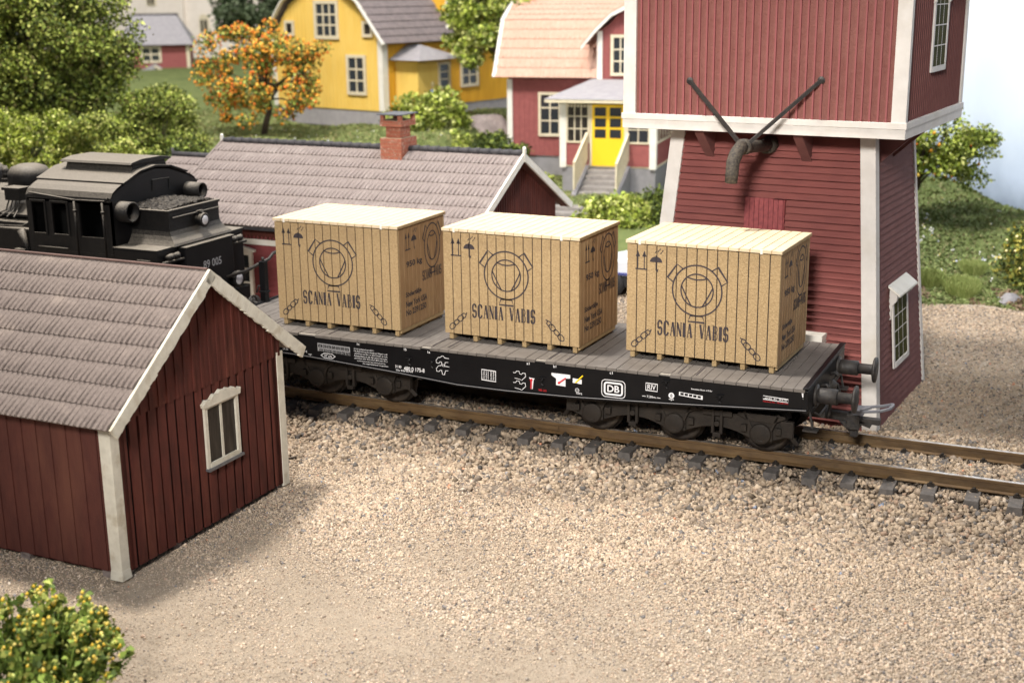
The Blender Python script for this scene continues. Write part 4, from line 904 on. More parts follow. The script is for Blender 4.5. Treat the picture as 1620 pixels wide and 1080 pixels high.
# front gable over the porch
m = M(); batten_wall(m, (3.72, -.62, 0), (1, 0, 0), (0, -1, 0), 2.5, lambda u: 4.75 + (1.2 * smooth((1.5 - abs(u - 1.5)) / 1.5)), 0, 3.0, .2, .05, .02, u_list=[.3, .6, .9, 1.2, 1.5, 1.8, 2.1, 2.4, 2.7]); m.box(3.74, 6.7, -.56, 2, 2.5, 4.7); 
m.build('front_gable', 'house_red', hC)
for x in (3.7, 6.56): m = M(); m.box(x, x + .2, -.68, -.62, 2.5, 4.75); m.build('corner_board', 'white_paint', hC)
PG = [(3.15, 4.22), (3.7, 4.85), (4.3, 5.42), (5.22, 5.85), (6.15, 5.42), (6.75, 4.85), (7.3, 4.22)]
m = M(); mr = M()
for a, b in zip(PG, PG[1:]):
    m.hexa([(a[0], -.98, a[1] - .14), (b[0], -.98, b[1] - .14), (b[0], -.92, b[1] - .14), (a[0], -.92, a[1] - .14), (a[0], -.98, a[1]), (b[0], -.98, b[1]), (b[0], -.92, b[1]), (a[0], -.92, a[1])])
    mr.hexa([(a[0], -.98, a[1] + .003), (b[0], -.98, b[1] + .003), (b[0], 3, b[1] + .003), (a[0], 3, a[1] + .003), (a[0], -.98, a[1] + .06), (b[0], -.98, b[1] + .06), (b[0], 3, b[1] + .06), (a[0], 3, a[1] + .06)])
m.build('barge_board', 'white_paint', hC); mr.build('gable_roof', 'tile_pink', hC)
window(hC, (4.22, -.64, 3.12), (1, 0, 0), (0, -1, 0), 1.0, 1.5, 3, 3, .11, 'cream', 'glass', .07, .05)
# porch
po = M(); PV = -3.03
po.box(2.95, 6.46, PV + .06, 0, -.0, .07); po.box(3.95, 4.0, PV, 0, .07, .1); 
pm_ = po.build('porch', 'cream', hC)
m = M(); m.box(2.98, 6.43, PV + .08, 0, -1.0, -.0); m.build('porch_foundation', 'concrete', pm_)
for u in (2.9, 6.23): m = M(); m.box(u, u + .24, PV - .02, PV + .2, -.02, 2.42); m.build('porch_post', 'white_paint', pm_)
for a, b in ((3.14, 4.0), (5.38, 6.23)):
    window(pm_, (a, PV + .05, .88), (1, 0, 0), (0, -1, 0), b - a, 1.45, 3 if a < 4 else 2, 3, .06, 'cream', 'glass_grey' if a < 4 else 'glass', .05, .04)
    m = M(); m.box(a, b, PV + .03, PV + .09, .06, .88); m.build('porch_panel', 'house_red', pm_)
m = M()
for i in range(7): m.lathe([(.03, 0), (.055, .03), (.03, .06)], (3.22 + i * .12, PV + .01, 2.2), 'y', 8)
m.build('lace_trim', 'cream', pm_)
dm = M(); dm.box(4.10, 5.29, PV + .02, PV + .08, .06, 2.28); dr = dm.build('double_door', 'door_yellow', pm_)
g_ = M()
for c_ in range(2):
    for r_ in range(3): a = 4.2 + c_ * .56; z = 1.07 + r_ * .39; g_.box(a, a + .42, PV + .008, PV + .03, z, z + .31)
g_.build('door_pane', 'glass', dr)
m = M(); m.box(4.02, 4.10, PV - .0, PV + .1, 0.06, 2.36); m.box(5.29, 5.38, PV - .0, PV + .1, .06, 2.36); m.box(4.02, 5.38, PV + .0, PV + .1, 2.28, 2.42); m.build('door_frame', 'cream', pm_)
window(pm_, (6.43, PV + .22, .88), (0, 1, 0), (1, 0, 0), 2.75, 1.45, 5, 2, .06, 'cream', 'glass', .05, .04); m = M(); m.box(6.36, 6.44, PV + .2, 0, .06, .88); m.build('porch_panel', 'house_red', pm_)
window(pm_, (2.93, 0 - .05, .88), (0, -1, 0), (-1, 0, 0), 2.75, 1.45, 5, 2, .06, 'cream', 'glass', .05, .04); m = M(); m.box(2.93, 3.0, PV + .2, 0, .06, .88); m.build('porch_panel', 'house_red', pm_)
m = M()
A = [(2.42, PV - .42, 2.46), (6.95, PV - .42, 2.46), (6.95, 0, 2.46), (2.42, 0, 2.46)]; T_ = [(3.5, -1.2, 2.98), (5.9, -1.2, 2.98), (5.9, -.0, 3.0), (3.5, -.0, 3.0)]
m.add(A + T_, [(0, 1, 5, 4), (1, 2, 6, 5), (3, 0, 4, 7), (4, 5, 6, 7), (0, 3, 2, 1)]); m.build('porch_roof', 'felt_grey', pm_)
m = M(); m.box(2.44, 6.93, PV - .40, PV - .34, 2.34, 2.45); m.box(2.44, 2.5, PV - .34, 0, 2.34, 2.45); m.box(6.87, 6.93, PV - .34, 0, 2.34, 2.45); m.build('porch_fascia', 'cream', pm_)
# stairs
st = M(); ns = 6
for i in range(ns): z = -.0 - i * .155; y = PV - .02 - i * .31; st.box(4.02, 5.36, y - .36, y + .02, z - 1.0, z - .04)
stp = st.build('porch_steps', 'step_stone', pm_, bevel=.03)
for u in (3.84, 5.36):
    m = M(); m.prism([(PV, .08), (PV - 1.95, -.72), (PV - 1.95, -1.1), (PV, -1.1)], u, u + .18, 'x'); m.build('stair_cheek', 'concrete', stp)
    m = M(); m.beam((u + .09, PV - .02, 1.22), (u + .09, PV - 1.85, .36), .09, .1); m.beam((u + .09, PV - .02, .30), (u + .09, PV - 1.85, -.52), .05, .06)
    for i in range(11): t = i / 10; y = PV - .02 - 1.83 * t; m.box(u + .06, u + .12, y - .055, y + .05, .28 - .82 * t, 1.2 - .86 * t)
    m.build('stair_railing', 'cream', stp)
ls_ = empty('garden_steps', (-5.2, 19.0, .2), .12, 'rough grey stone garden steps below the porch stairs', 'steps')
m = M()
for i in range(4): m.box(-.85, .85, -.4 * i - .45, -.4 * i, -.8, .52 - i * .15)
m.build('tread', 'step_stone', ls_, bevel=.04)
for sx in (-1, 1):
    m = M()
    for i in range(5): m.box(sx * 1.12 - .22, sx * 1.12 + .22, -.4 * i - .42, -.4 * i - .02, -.8, .66 - i * .15)
    m.build('side_stone', 'step_stone', ls_, bevel=.06)

# ================================================================== yellow house
hD = empty('yellow_house', (-17.208, 26.789, 2.85), -.235, 'bright yellow house with white corner boards and grey-brown mansard roof', 'house')
WD, LD = 6.7, 10.5
def zg(u):  # gambrel outline, u from -WD to 0
    a = min(u + WD, -u); return 2.95 + (min(a, 1.15) / 1.15) * 1.45 + max(0, a - 1.15) * .62 if a < 3.35 else 2.95 + 1.45 + 2.2 * .62
m = M(); batten_wall(m, (-WD, 0, 0), (1, 0, 0), (0, -1, 0), 0, lambda u: zg(u - WD), 0, WD, .22, .05, .02, u_list=[.3, .6, .9, 1.15, 2, 3.35, 4.7, 5.55, 5.9, 6.3]); m.build('gable_wall', 'yellow', hD)
m = M(); batten_wall(m, (0, 0, 0), (0, 1, 0), (1, 0, 0), 0, lambda u: 2.95, 0, LD, .2, .05, .025); m.box(-WD, -.06, .06, LD, 0, 2.95); m.build('side_wall', 'yellow_shaded', hD)
m = M(); m.box(-WD + .04, -.04, .04, LD, -.75, 0); m.build('foundation', 'felt_grey', hD)
m = M(); m.box(-.22, .05, -.06, 0, 0, 2.92); m.box(-.0, .05, -.0, .28, 0, 2.92); m.build('corner_board', 'white_paint', hD); m = M(); m.box(-WD - .05, -WD + .2, -.06, 0, 0, 2.92); m.build('corner_board', 'white_paint', hD)
m = M(); pr = [(.42, 2.78), (-1.05, 4.52), (-WD / 2, 5.95), (-WD + 1.05, 4.52), (-WD - .42, 2.78)]
for i, (a, b) in enumerate(zip(pr[1:3] + [pr[2], pr[3]], [pr[0], pr[1], pr[3], pr[4]])):
    pass
for hi, lo in ((pr[1], pr[0]), (pr[2], pr[1]), (pr[2], pr[3]), (pr[3], pr[4])):
    S = Vector((lo[0] - hi[0], 0, lo[1] - hi[1])); tile_roof(m, Vector((hi[0], -.3, hi[1] + .05)), (0, 1, 0), S, LD + .3, S.length, .22, 6, .03, .035, .004, seed=int(50 + hi[0] * 7))
m.build('roof', 'tile_grey', hD)
m = M()
for a, b in zip(pr, pr[1:]): m.beam((a[0], -.33, a[1]), (b[0], -.33, b[1]), .06, .2, up=(0, 1, 0))
m.build('barge_board', 'white_paint', hD)
window(hD, (-3.93, -.02, 2.95), (1, 0, 0), (0, -1, 0), 1.48, 1.62, 3, 3, .15, 'cream', 'glass', .07, .07)
window(hD, (-2.08, -.02, .64), (1, 0, 0), (0, -1, 0), 1.14, 1.68, 2, 3, .13, 'cream', 'glass', .07, .07)
window(hD, (-5.6, -.02, .64), (1, 0, 0), (0, -1, 0), 1.14, 1.68, 2, 3, .13, 'cream', 'glass', .07, .07)
for a in (-5.83, -1.06): window(hD, (a, -.02, 3.06), (1, 0, 0), (0, -1, 0), .6, .66, 1, 1, .12, 'cream', 'glass_grey', .07, .05)
window(hD, (.02, 5.0, .70), (0, 1, 0), (1, 0, 0), 1.25, 1.42, 2, 3, .13, 'cream', 'glass', .07, .06)
m = M(); m.box(0.03, 1.3, -.0 + .75, 2.9, 0, 2.1); m.box(.03, 1.2, .8, 2.85, -.75, 0); pd = m.build('porch_bay', 'yellow', hD)
window(pd, (1.31, 2.02, .85), (0, 1, 0), (1, 0, 0), .75, 1.12, 1, 3, .1, 'cream', 'glass', .06, .05)
m = M(); m.add([(.0, .35, 2.12), (1.75, .35, 2.12), (1.75, 3.3, 2.12), (0, 3.3, 2.12), (.0, 1.5, 2.72), (.5, 1.9, 2.7), (.0, 2.2, 2.72)], [(0, 1, 5, 4), (1, 2, 5), (2, 3, 6, 5), (4, 5, 6), (0, 3, 2, 1)]); m.build('bay_roof', 'felt_grey', pd)
m = M(); batten_wall(m, (.05, 4.3, 0), (0, 1, 0), (1, 0, 0), 2.95, lambda u: 4.6 + .8 * smooth((1.6 - abs(u - 1.6)) / 1.6), 0, 3.2, .2, .05, .02, u_list=[.4, .8, 1.2, 1.6, 2, 2.4, 2.8]); m.box(-2, -.02, 4.35, 7.4, 2.95, 4.6); m.build('side_dormer', 'yellow_shaded', hD)
m = M(); m.box(.02, .12, 4.1, 4.4, 3.3, 4.7); m.build('corner_board', 'white_paint', hD)

# ================================================================== far red cottage, pale church, car, rock, person
hE = empty('distant_cottage', (-58.3, 59.8, 1.1), .58, 'small distant red cottage with grey roof beyond the big leafy tree', 'cottage')
m = M(); m.box(0, 4.2, 0, 4, 0, 2.9); m.build('wall', 'house_red', hE)
m = M(); m.add([(-.9, -.5, 2.85), (4.6, -.5, 2.85), (4.6, 4.5, 2.85), (-.9, 4.5, 2.85), (-.2, 1.5, 5.0), (3.3, 1.5, 5.0), (3.3, 2.6, 5.0), (-.2, 2.6, 5.0)], [(0, 1, 5, 4), (1, 2, 6, 5), (2, 3, 7, 6), (3, 0, 4, 7), (4, 5, 6, 7), (0, 3, 2, 1)]); m.build('roof', 'felt_grey', hE)
m = M(); m.smooth = True; m.tube([(-.2, 2, 5.03), (3.4, 2, 5.03)], .12, 8); m.build('ridge', 'ridge_dark', hE)
m = M(); m.box(4.0, 4.25, -.08, 0, 0, 2.85); m.build('corner_board', 'cream', hE)
window(hE, (.55, -.02, 1.5), (1, 0, 0), (0, -1, 0), 1.55, 1.25, 2, 2, .16, 'cream', 'glass', .07, .1)
m = M(); m.prism([(.2, .8), (1.6, 1.45), (3.9, -.1), (3.9, -.3), (.2, .5)], -1.6, -.0); m.build('porch_gable', 'felt_grey', hE); m = M(); m.prism([(1.4, .0), (1.9, 1.0), (3.7, -.1)], -1.66, -1.6); m.build('porch_pediment', 'house_red', hE); m = M(); m.beam((1.7, -1.7, 1.35), (3.9, -1.7, -.1), .1, .14); m.beam((1.4, -1.7, -.05), (3.8, -1.7, -.15), .1, .12); m.build('porch_trim', 'cream', hE)
hF = empty('pale_church', (-75, 74, 2.0), .12, 'tall pale plastered church wall with arched windows far behind the trees', 'church')
m = M(); m.box(-6, 22.0, 0, 9, 0, 16); 
for x in (1.2, 9.6, 17.5): m.box(x - .35, x + .35, -.35, -.002, 0, 16)
m.build('wall', 'plaster', hF); m = M(); m.box(-7, 23, -.8, 10, 16, 17); m.build('roof', 'tile_grey', hF)
def arched(x, z, w, h):
    m = M(); P = [(x - w / 2, z), (x + w / 2, z)] + [(x + w / 2 * math.cos(R(a)), z + h + w / 2 * math.sin(R(a))) for a in range(0, 181, 20)]
    m.prism(P, -.1, -.003); wf = m.build('arched_window', 'cream', hF); g_ = M(); g_.box(x - w * .33, x + w * .33, -.14, -.10, z + .12, z + h); g_.build('pane', 'glass_grey', wf)
    b = M(); b.box(x - .05, x + .05, -.18, -.14, z + .1, z + h); b.build('glazing_bar', 'cream', wf)
for x, z in ((11.8, 2.3), (6.6, 4.7), (3.6, 4.7), (11.8, 7.8)): arched(x, z, .95, 1.15)

car = empty('parked_car', (0, 12.0, -.45), 0, 'pale vintage car with blue waistline parked behind the crates', 'car')
m = M(); P = [(-2.1, .32), (-2.12, .62), (-2.0, .86), (-1.2, 1.04), (-.5, 1.10), (.0, 1.5), (.5, 1.56), (1.2, 1.52), (1.65, 1.1), (2.05, .95), (2.15, .6), (2.1, .3)]
m.prism(P, -.72, .72); m.build('body', 'car_white', car, bevel=.09)
m = M(); m.box(-2.14, 2.12, -.75, .75, .60, .68); m.build('waistline', 'car_blue', car, bevel=.02); m = M(); m.box(-2.12, 2.1, -.735, .735, .26, .60); m.build('lower_body', 'tyre', car, bevel=.03)
for x in (-1.14, 1.35):
    for y in (-.7, .7):
        s_ = -1 if y < 0 else 1; m = M(); m.smooth = True; m.lathe([(.2, -.09), (.33, -.08), (.34, 0), (.33, .08), (.2, .09)], (x, y + s_ * .02, .33), 'y', 24); t_ = m.build('wheel', 'tyre', car); m = M(); m.smooth = True; m.lathe([(.20, s_ * .07), (.2, s_ * .09), (.05, s_ * .13)], (x, y, .33), 'y', 20); m.build('hubcap', 'chrome', t_)
m = M(); m.box(-.35, 1.35, -.73, .73, 1.12, 1.42); m.build('side_window', 'glass', car)

def rock(name, loc, rad, label, seed):
    r_ = np.random.default_rng(seed); bm = bmesh.new(); bmesh.ops.create_icosphere(bm, subdivisions=4, radius=1)
    ph = r_.uniform(0, 6, 9)
    for v in bm.verts:
        c = v.co; n_ = .16 * math.sin(3 * c.x + ph[0]) + .14 * math.sin(4 * c.y + ph[1]) + .1 * math.sin(6 * c.z + ph[2] + c.x * 3) + .05 * math.sin(11 * c.x + ph[3]) * math.sin(9 * c.y + ph[4])
        v.co = Vector((c.x * rad[0], c.y * rad[1], c.z * rad[2])) * (1 + n_)
    me = bpy.data.meshes.new(name); bm.to_mesh(me); bm.free(); me.materials.append(MT['rock' if rad[0] > 1 else 'concrete'])
    for p in me.polygons: p.use_smooth = True
    o = bpy.data.objects.new(name, me); COL.objects.link(o); o.location = loc; tag(o, label, 'rock'); return o
rock('boulder', (-12.4, 26.3, 1.95), (1.5, 1.1, .85), 'big grey-brown boulder on the lawn between yellow and red houses', 3)
rock('boulder', (9.0, 14.3, -.42), (.34, .28, .2), 'small dark grey boulder under the yellow-green shrub at the gravel edge', 8)

def person():
    loc = (-15.6, 28.1, 2.45)
    V_ = [(0, 0, .78), (0, 0, 1.05), (0, 0, 1.22), (0, 0, 1.33), (.08, 0, .76), (.10, -.02, .42), (.10, 0, .06), (.11, -.10, .03), (-.08, 0, .76), (-.10, .02, .42), (-.10, .05, .06), (-.11, -.05, .03), (.17, 0, 1.2), (.22, -.03, .98), (.20, -.14, .82), (-.17, 0, 1.2), (-.22, -.03, .98), (-.19, -.14, .82), (0, -.01, 1.45)]
    E_ = [(0, 1), (1, 2), (2, 3), (3, 18), (0, 4), (4, 5), (5, 6), (6, 7), (0, 8), (8, 9), (9, 10), (10, 11), (2, 12), (12, 13), (13, 14), (2, 15), (15, 16), (16, 17)]
    rad = [.12, .13, .12, .05, .085, .06, .045, .04, .085, .06, .045, .04, .055, .042, .035, .055, .042, .035, .10]
    me = bpy.data.meshes.new('person'); me.from_pydata(V_, E_, []); o = bpy.data.objects.new('person', me); COL.objects.link(o); o.location = loc
    md = o.modifiers.new('s', 'SKIN'); sv = me.skin_vertices[0].data
    for i, r_ in enumerate(rad): sv[i].radius = (r_, r_ * .85)
    sv[0].use_root = True; o.modifiers.new('d', 'SUBSURF').levels = 1; me.materials.append(MT['skin']); tag(o, 'small person in blue clothes standing by the yellow house porch', 'person')
    m = M(); m.smooth = True; m.lathe([(.165, .62), (.18, .9), (.17, 1.1), (.19, 1.2), (.08, 1.28)], (0, 0, 0), 'z', 14)
    for sx in (-1, 1): m.tube([(sx * .085, 0, .8), (sx * .10, -.01, .42), (sx * .10, .02, .12)], [.1, .08, .07], 10); m.tube([(sx * .16, 0, 1.2), (sx * .22, -.03, 1.0)], [.075, .06], 8)
    m.build('clothing', 'blue_cloth', o)
    m = M(); m.smooth = True; m.lathe([(.02, 1.36), (.115, 1.42), (.13, 1.5), (.09, 1.58), (.02, 1.6)], (0, .02, 0), 'z', 14); m.build('hair', 'straw_hair', o)
person()

# ================================================================== locomotive
LO = (-10, 0, 0)
lo = empty('steam_locomotive', LO, 0, 'dusty black tank locomotive with open cab windows behind the shed roof', 'locomotive')
def lb(m, name, mats='black_dusty', parent=lo, **k): return m.build(name, mats, parent, org=LO, **k)
CX0, CX1 = -9.65, -7.4
prof = [(-1.42, 3.68), (-1.41, 3.76), (-1.34, 3.87), (-1.2, 3.95), (-1.05, 4.01), (-.9, 4.06), (-.5, 4.20), (0, 4.26), (.5, 4.20), (.9, 4.06), (1.05, 4.01), (1.2, 3.95), (1.34, 3.87), (1.41, 3.76), (1.42, 3.68)]
m = M(); m.smooth = False
for a, b in zip(prof, prof[1:]): m.hexa([(CX0, a[0], a[1] - .05), (CX1, a[0], a[1] - .05), (CX1, b[0], b[1] - .05), (CX0, b[0], b[1] - .05), (CX0, a[0], a[1]), (CX1, a[0], a[1]), (CX1, b[0], b[1]), (CX0, b[0], b[1])])
lb(m, 'cab_roof')
m = M(); pr2 = [p for p in prof if abs(p[0]) <= 1.06]
for a, b in zip(pr2, pr2[1:]): m.hexa([(CX0 - .05, a[0], a[1] + .002), (CX1 + .06, a[0], a[1] + .002), (CX1 + .06, b[0], b[1] + .002), (CX0 - .05, b[0], b[1] + .002), (CX0 - .05, a[0], a[1] + .035), (CX1 + .06, a[0], a[1] + .035), (CX1 + .06, b[0], b[1] + .035), (CX0 - .05, b[0], b[1] + .035)])
lb(m, 'roof_panel')
m = M(); m.prism([(-.58, 4.20), (.58, 4.20), (.50, 4.37), (.3, 4.41), (-.3, 4.41), (-.50, 4.37)], CX0 + .35, CX1 - .12, 'x'); lb(m, 'roof_vent', bevel=.01)
m = M(); m.prism([(-.66, 4.355), (.66, 4.355), (.62, 4.40), (.3, 4.45), (-.3, 4.45), (-.62, 4.40)], CX0 + .28, CX1 - .05, 'x'); lb(m, 'vent_cover', bevel=.01)
# rear and front cab walls
for x, s_ in ((CX1, 1), (CX0, -1)):
    m = M(); P = [(-1.42, 1.6)] + [(a, b - .02) for a, b in prof] + [(1.42, 1.6)]; m.prism(P, x - .04, x + .0, 'x'); lb(m, 'cab_end_wall', 'black_gloss' if s_ > 0 else 'black_dusty')
m = M(); m.tube([(CX1 + .01, -.1, 3.75), (CX1 + .01, -.1, 3.98), (CX1 + .01, .45, 3.96), (CX1 + .01, .45, 3.72)], .014, 6); lb(m, 'hatch_outline')
# near side wall with real openings
wins = [(-9.55, -9.17), (-9.0, -8.56), (-8.26, -7.64)]; zw0, zw1 = 2.93, 3.63
for y in (-1.42, 1.42):
    s_ = -1 if y < 0 else 1; m = M(); edges = [CX0] + [e for w in wins for e in w] + [CX1]
    for i in range(0, len(edges), 2): m.box(edges[i], edges[i + 1], y, y - s_ * .05, zw0, zw1)
    m.box(CX0, CX1, y, y - s_ * .05, 2.6, zw0); m.box(CX0, CX1, y, y - s_ * .05, zw1, 3.70); m.box(CX0, CX1, y, y - s_ * .05, 1.6, 2.598)
    lb(m, 'cab_side', 'black_dusty')
    for wa, wb2 in wins[:2]:
        m = M(); z = .025
        for a, b, c_, d in ((wa - z, wa + z, zw0 - z, zw1 + z), (wb2 - z, wb2 + z, zw0 - z, zw1 + z), (wa + z, wb2 - z, zw0 - z, zw0 + z), (wa + z, wb2 - z, zw1 - z, zw1 + z)): m.box(a, b, y, y + s_ * .025, c_, d)
        lb(m, 'window_frame', bevel=.01)
    m = M(); m.beam((CX0 + .1, y + s_ * .03, 3.80), (CX0 + 1.3, y + s_ * .03, 3.70), .05, .025); m.beam((CX0 + 1.3, y + s_ * .03, 3.70), (CX1 - .12, y + s_ * .03, 3.71), .05, .025); m.beam((CX1 - .12, y + s_ * .03, 3.71), (CX1 + .0, y + s_ * .03, 3.79), .05, .025); lb(m, 'rain_strip')
    for x in (-8.32, -7.58):
        m = M(); m.smooth = True; m.tube([(x, y + s_ * .06, 3.68), (x, y + s_ * .06, 2.5)], .022, 8); m.lathe([(.035, 3.45), (.045, 3.48), (.035, 3.51)], (x, y + s_ * .06, 0), 'z', 8); lb(m, 'hand_rail')
    m = M(); m.smooth = True; m.tube([(-9.4, y + s_ * .06, 2.66), (-8.6, y + s_ * .06, 2.66)], .018, 8); lb(m, 'foot_rail')
m = M(); m.box(-8.3, -7.6, -1.38, -1.2, 2.78, 2.9); m.box(CX0 + .05, CX1 - .08, -1.3, 1.3, 1.6, 2.5); m.box(CX0 + .06, CX0 + .5, -.8, .8, 2.5, 3.4); m.tube([(-9.3, -1.15, 2.9), (-9.3, -1.15, 3.25)], .03, 8); lb(m, 'cab_interior', 'flat_black')
# footplate beam and bunker
m = M(); m.box(CX1, -6.28, -1.46, -.80, 1.55, 2.74); m.box(CX1, -6.28, .86, 1.46, 1.55, 2.74); m.box(CX1, -6.10, -.78, .84, 1.5, 2.70); m.box(CX1, -6.30, -1.2, 1.25, 1.5, 2.6); lb(m, 'tank', 'black_gloss', bevel=.02)
m = M(); m.box(CX1 - .0, -6.26, -1.48, -.79, 2.742, 2.775); m.box(CX1, -6.26, .85, 1.48, 2.742, 2.775); m.box(-6.7, -6.06, -.80, .86, 2.703, 2.735); lb(m, 'footplate')
def bk(z): return .84 + (.18 * ((3.1 - z) / .35) ** 2 if z < 3.1 else 0), -6.42 + (.30 * ((3.1 - z) / .35) ** 2 if z < 3.1 else 0)
m = M(); zz = [2.775, 2.82, 2.88, 2.96, 3.05, 3.15, 3.44]
m.smooth = False
for a, b in zip(zz, zz[1:]):
    (ya, xa), (yb, xb) = bk(a), bk(b); xa, xb = min(xa, -6.2), min(xb, -6.2)
    m.hexa([(CX1, -ya, a), (xa, -ya, a), (xa, ya, a), (CX1, ya, a), (CX1, -yb, b), (xb, -yb, b), (xb, yb, b), (CX1, yb, b)])
lb(m, 'bunker'); m = M(); m.box(CX1, -6.40, -.88, .88, 3.44, 3.49); m.tube([(-6.37, -.78, 3.33), (-6.37, .78, 3.33)], .02, 6); lb(m, 'bunker_rim', bevel=.008)
bm = bmesh.new(); gx, gy = 30, 44; vv = [[bm.verts.new((CX1 + (.92) * i / gx - LO[0], -.80 + 1.6 * j / gy, 3.49 + .10 * math.sin(PI * j / gy) ** .6 * (1 - .5 * i / gx) + random.uniform(-.03, .035))) for j in range(gy + 1)] for i in range(gx + 1)]
for i in range(gx):
    for j in range(gy): bm.faces.new((vv[i][j], vv[i + 1][j], vv[i + 1][j + 1], vv[i][j + 1]))
me = bpy.data.meshes.new('coal'); bm.to_mesh(me); bm.free(); me.materials.append(MT['coal']); o = bpy.data.objects.new('coal_load', me); COL.objects.link(o); o.parent = lo
# round window cowls
for y, z, r_, x1 in ((-1.12, 3.46, .215, -7.10), (1.08, 3.62, .17, -7.0)):
    m = M(); m.smooth = True; n_ = 26
    ring = lambda rr, x: [(x, y + rr * math.cos(2 * PI * k / n_), z + rr * math.sin(2 * PI * k / n_)) for k in range(n_)]
    vs = ring(r_, CX1 - .02) + ring(r_, x1) + ring(r_ * .82, x1) + ring(r_ * .82, CX1 + .02); fs = []
    for q in range(3): fs += [(q * n_ + k, q * n_ + (k + 1) % n_, (q + 1) * n_ + (k + 1) % n_, (q + 1) * n_ + k) for k in range(n_)]
    m.add(vs, fs); lb(m, 'window_cowl')
def lamp(x, y, z, r_):
    m = M(); m.smooth = True; m.lathe([(r_ * .7, -.28), (r_ * .95, -.24), (r_, -.02), (r_ * 1.12, 0), (r_ * 1.1, .04), (r_ * .9, .04)], (x, y, z), 'x', 24); l = lb(m, 'lamp'); g_ = M(); g_.smooth = True; g_.lathe([(r_ * .9, .03), (r_ * .6, .05), (.01, .06)], (x, y, z), 'x', 24); lb(g_, 'lamp_lens', 'lens', l)
lamp(-6.28, .12, 3.16, .135); lamp(-6.02, .83, 1.76, .165); lamp(-6.02, -.83, 1.76, .165)
m = M(); m.box(-6.45, -6.35, .02, .22, 3.26, 3.36); m.tube([(-6.38, .12, 3.3), (-6.3, .12, 3.34)], .04, 8); lb(m, 'lamp_bracket')
m = M(); put_text(m, '89 005', 0, 0, .62, .17, lambda u, v: (-6.096, .08 + u, 2.26 + v), .01); lb(m, 'number_lettering', 'ink_dim')
m = M(); m.smooth = True
for y in (-1.08, 1.08):
    m = M(); m.smooth = True
    for dy in (-.1, .1): m.tube([(-6.3, y + dy, 2.55), (-6.12, y + dy, 2.62)], .07, 10)
    m.tube([(-6.22, y - .3, 2.5), (-6.15, y + .3, 2.5)], .03, 8); lb(m, 'pipe_fitting')
m = M(); m.tube([(-6.75, -1.49, 2.5), (-6.75, -1.52, 2.56), (-6.42, -1.52, 2.56), (-6.42, -1.49, 2.5)], .015, 6); lb(m, 'pipe_fitting')
for y in (-.95, .95):
    m = M(); m.smooth = True; m.lathe([(.14, -.4), (.14, .0), (.10, .02), (.10, .2), (.24, .26), (.25, .30), (.1, .32)], (-6.0, y, 1.14), 'x', 22); lb(m, 'buffer', 'iron')
m = M(); m.box(-6.2, -6.1, -1.35, 1.35, .95, 1.5); m.box(-6.1, -5.75, -.06, .06, .62, .76); lb(m, 'buffer_beam', 'black_gloss')
m = M(); m.box(-17, -6.2, -.6, .6, .55, 1.6); m.box(-17, -9.6, -1.3, 1.3, 1.45, 1.6); lb(m, 'frame', 'black_gloss')
for x in (-8.4, -10.4, -12.6):
    m = M(); m.smooth = True
    for s_ in (-1, 1): m.lathe([(.1, s_ * .08), (.5, s_ * .05), (.58, s_ * .06), (.6, -.0), (.63, -s_ * .06), (.1, -s_ * .06)], (x, s_ * .78, .6), 'y', 30)
    lb(m, 'wheel', 'wheel_steel')
# boiler, side tanks, domes
m = M(); m.smooth = True; m.lathe([(.85, -17), (.85, CX0 - .02)], (0, 0, 2.75), 'x', 32); lb(m, 'boiler')
m = M(); m.box(-16.5, CX0 - .01, -1.34, -.72, 1.6, 2.98); m.box(-16.5, CX0 - .01, .72, 1.34, 1.6, 2.98); lb(m, 'side_tank', bevel=.03)
m = M(); m.box(-16.5, CX0 - .01, -1.02, -.6, 3.16, 3.22); m.box(-16.5, CX0 - .01, -1.2, -.66, 2.99, 3.08); lb(m, 'tank_ledge', bevel=.01); m = M(); m.prism([(-1.0, 3.22), (-.5, 3.56), (0, 3.70), (.5, 3.56), (1.0, 3.22)], -16.4, CX0 - .02, 'x'); lb(m, 'boiler_cladding')
m = M(); m.smooth = True; m.tube([(-10.4, -1.37, 3.02), (-9.9, -1.37, 3.04), (-9.72, -1.34, 3.14)], .022, 6); m.tube([(-12.4, -1.37, 3.02), (-10.4, -1.37, 3.02)], .022, 6); lb(m, 'tank_rail')
m = M(); m.box(-10.1, -9.8, -1.5, -1.34, 2.5, 2.56); m.smooth = True; m.tube([(-9.75, -1.3, 2.0), (-9.8, -1.42, 2.6), (-9.95, -1.36, 2.95)], [.05, .04, .1], 8); lb(m, 'tank_step')
for x, r_ in ((-10.92, .47), (-12.3, .5)):
    m = M(); m.smooth = True; m.lathe([(r_, 3.4), (r_, 3.92), (r_ * .96, 4.0), (r_ * .8, 4.10), (r_ * .45, 4.16), (.02, 4.17)], (x, 0, 0), 'z', 28); lb(m, 'dome')
m = M(); m.smooth = True; m.tube([(-11.42, -.2, 3.8), (-11.42, -.2, 4.12)], [.09, .05], 10); m.lathe([(.1, 3.78), (.1, 3.84), (.06, 3.86), (.09, 4.0), (.05, 4.1)], (-11.42, -.2, 0), 'z', 10); lb(m, 'safety_valve')
m = M(); m.box(-10.72, -10.30, -.98, -.70, 3.5, 3.72); m.box(-10.76, -10.26, -1.02, -.66, 3.72, 3.78)
for i in range(4): m.tube([(-10.66 + i * .1, -.9, 3.55), (-10.68 + i * .11, -1.02, 3.3), (-10.9 + i * .2, -1.2, 3.18)], .018, 6)
lb(m, 'valve_box')

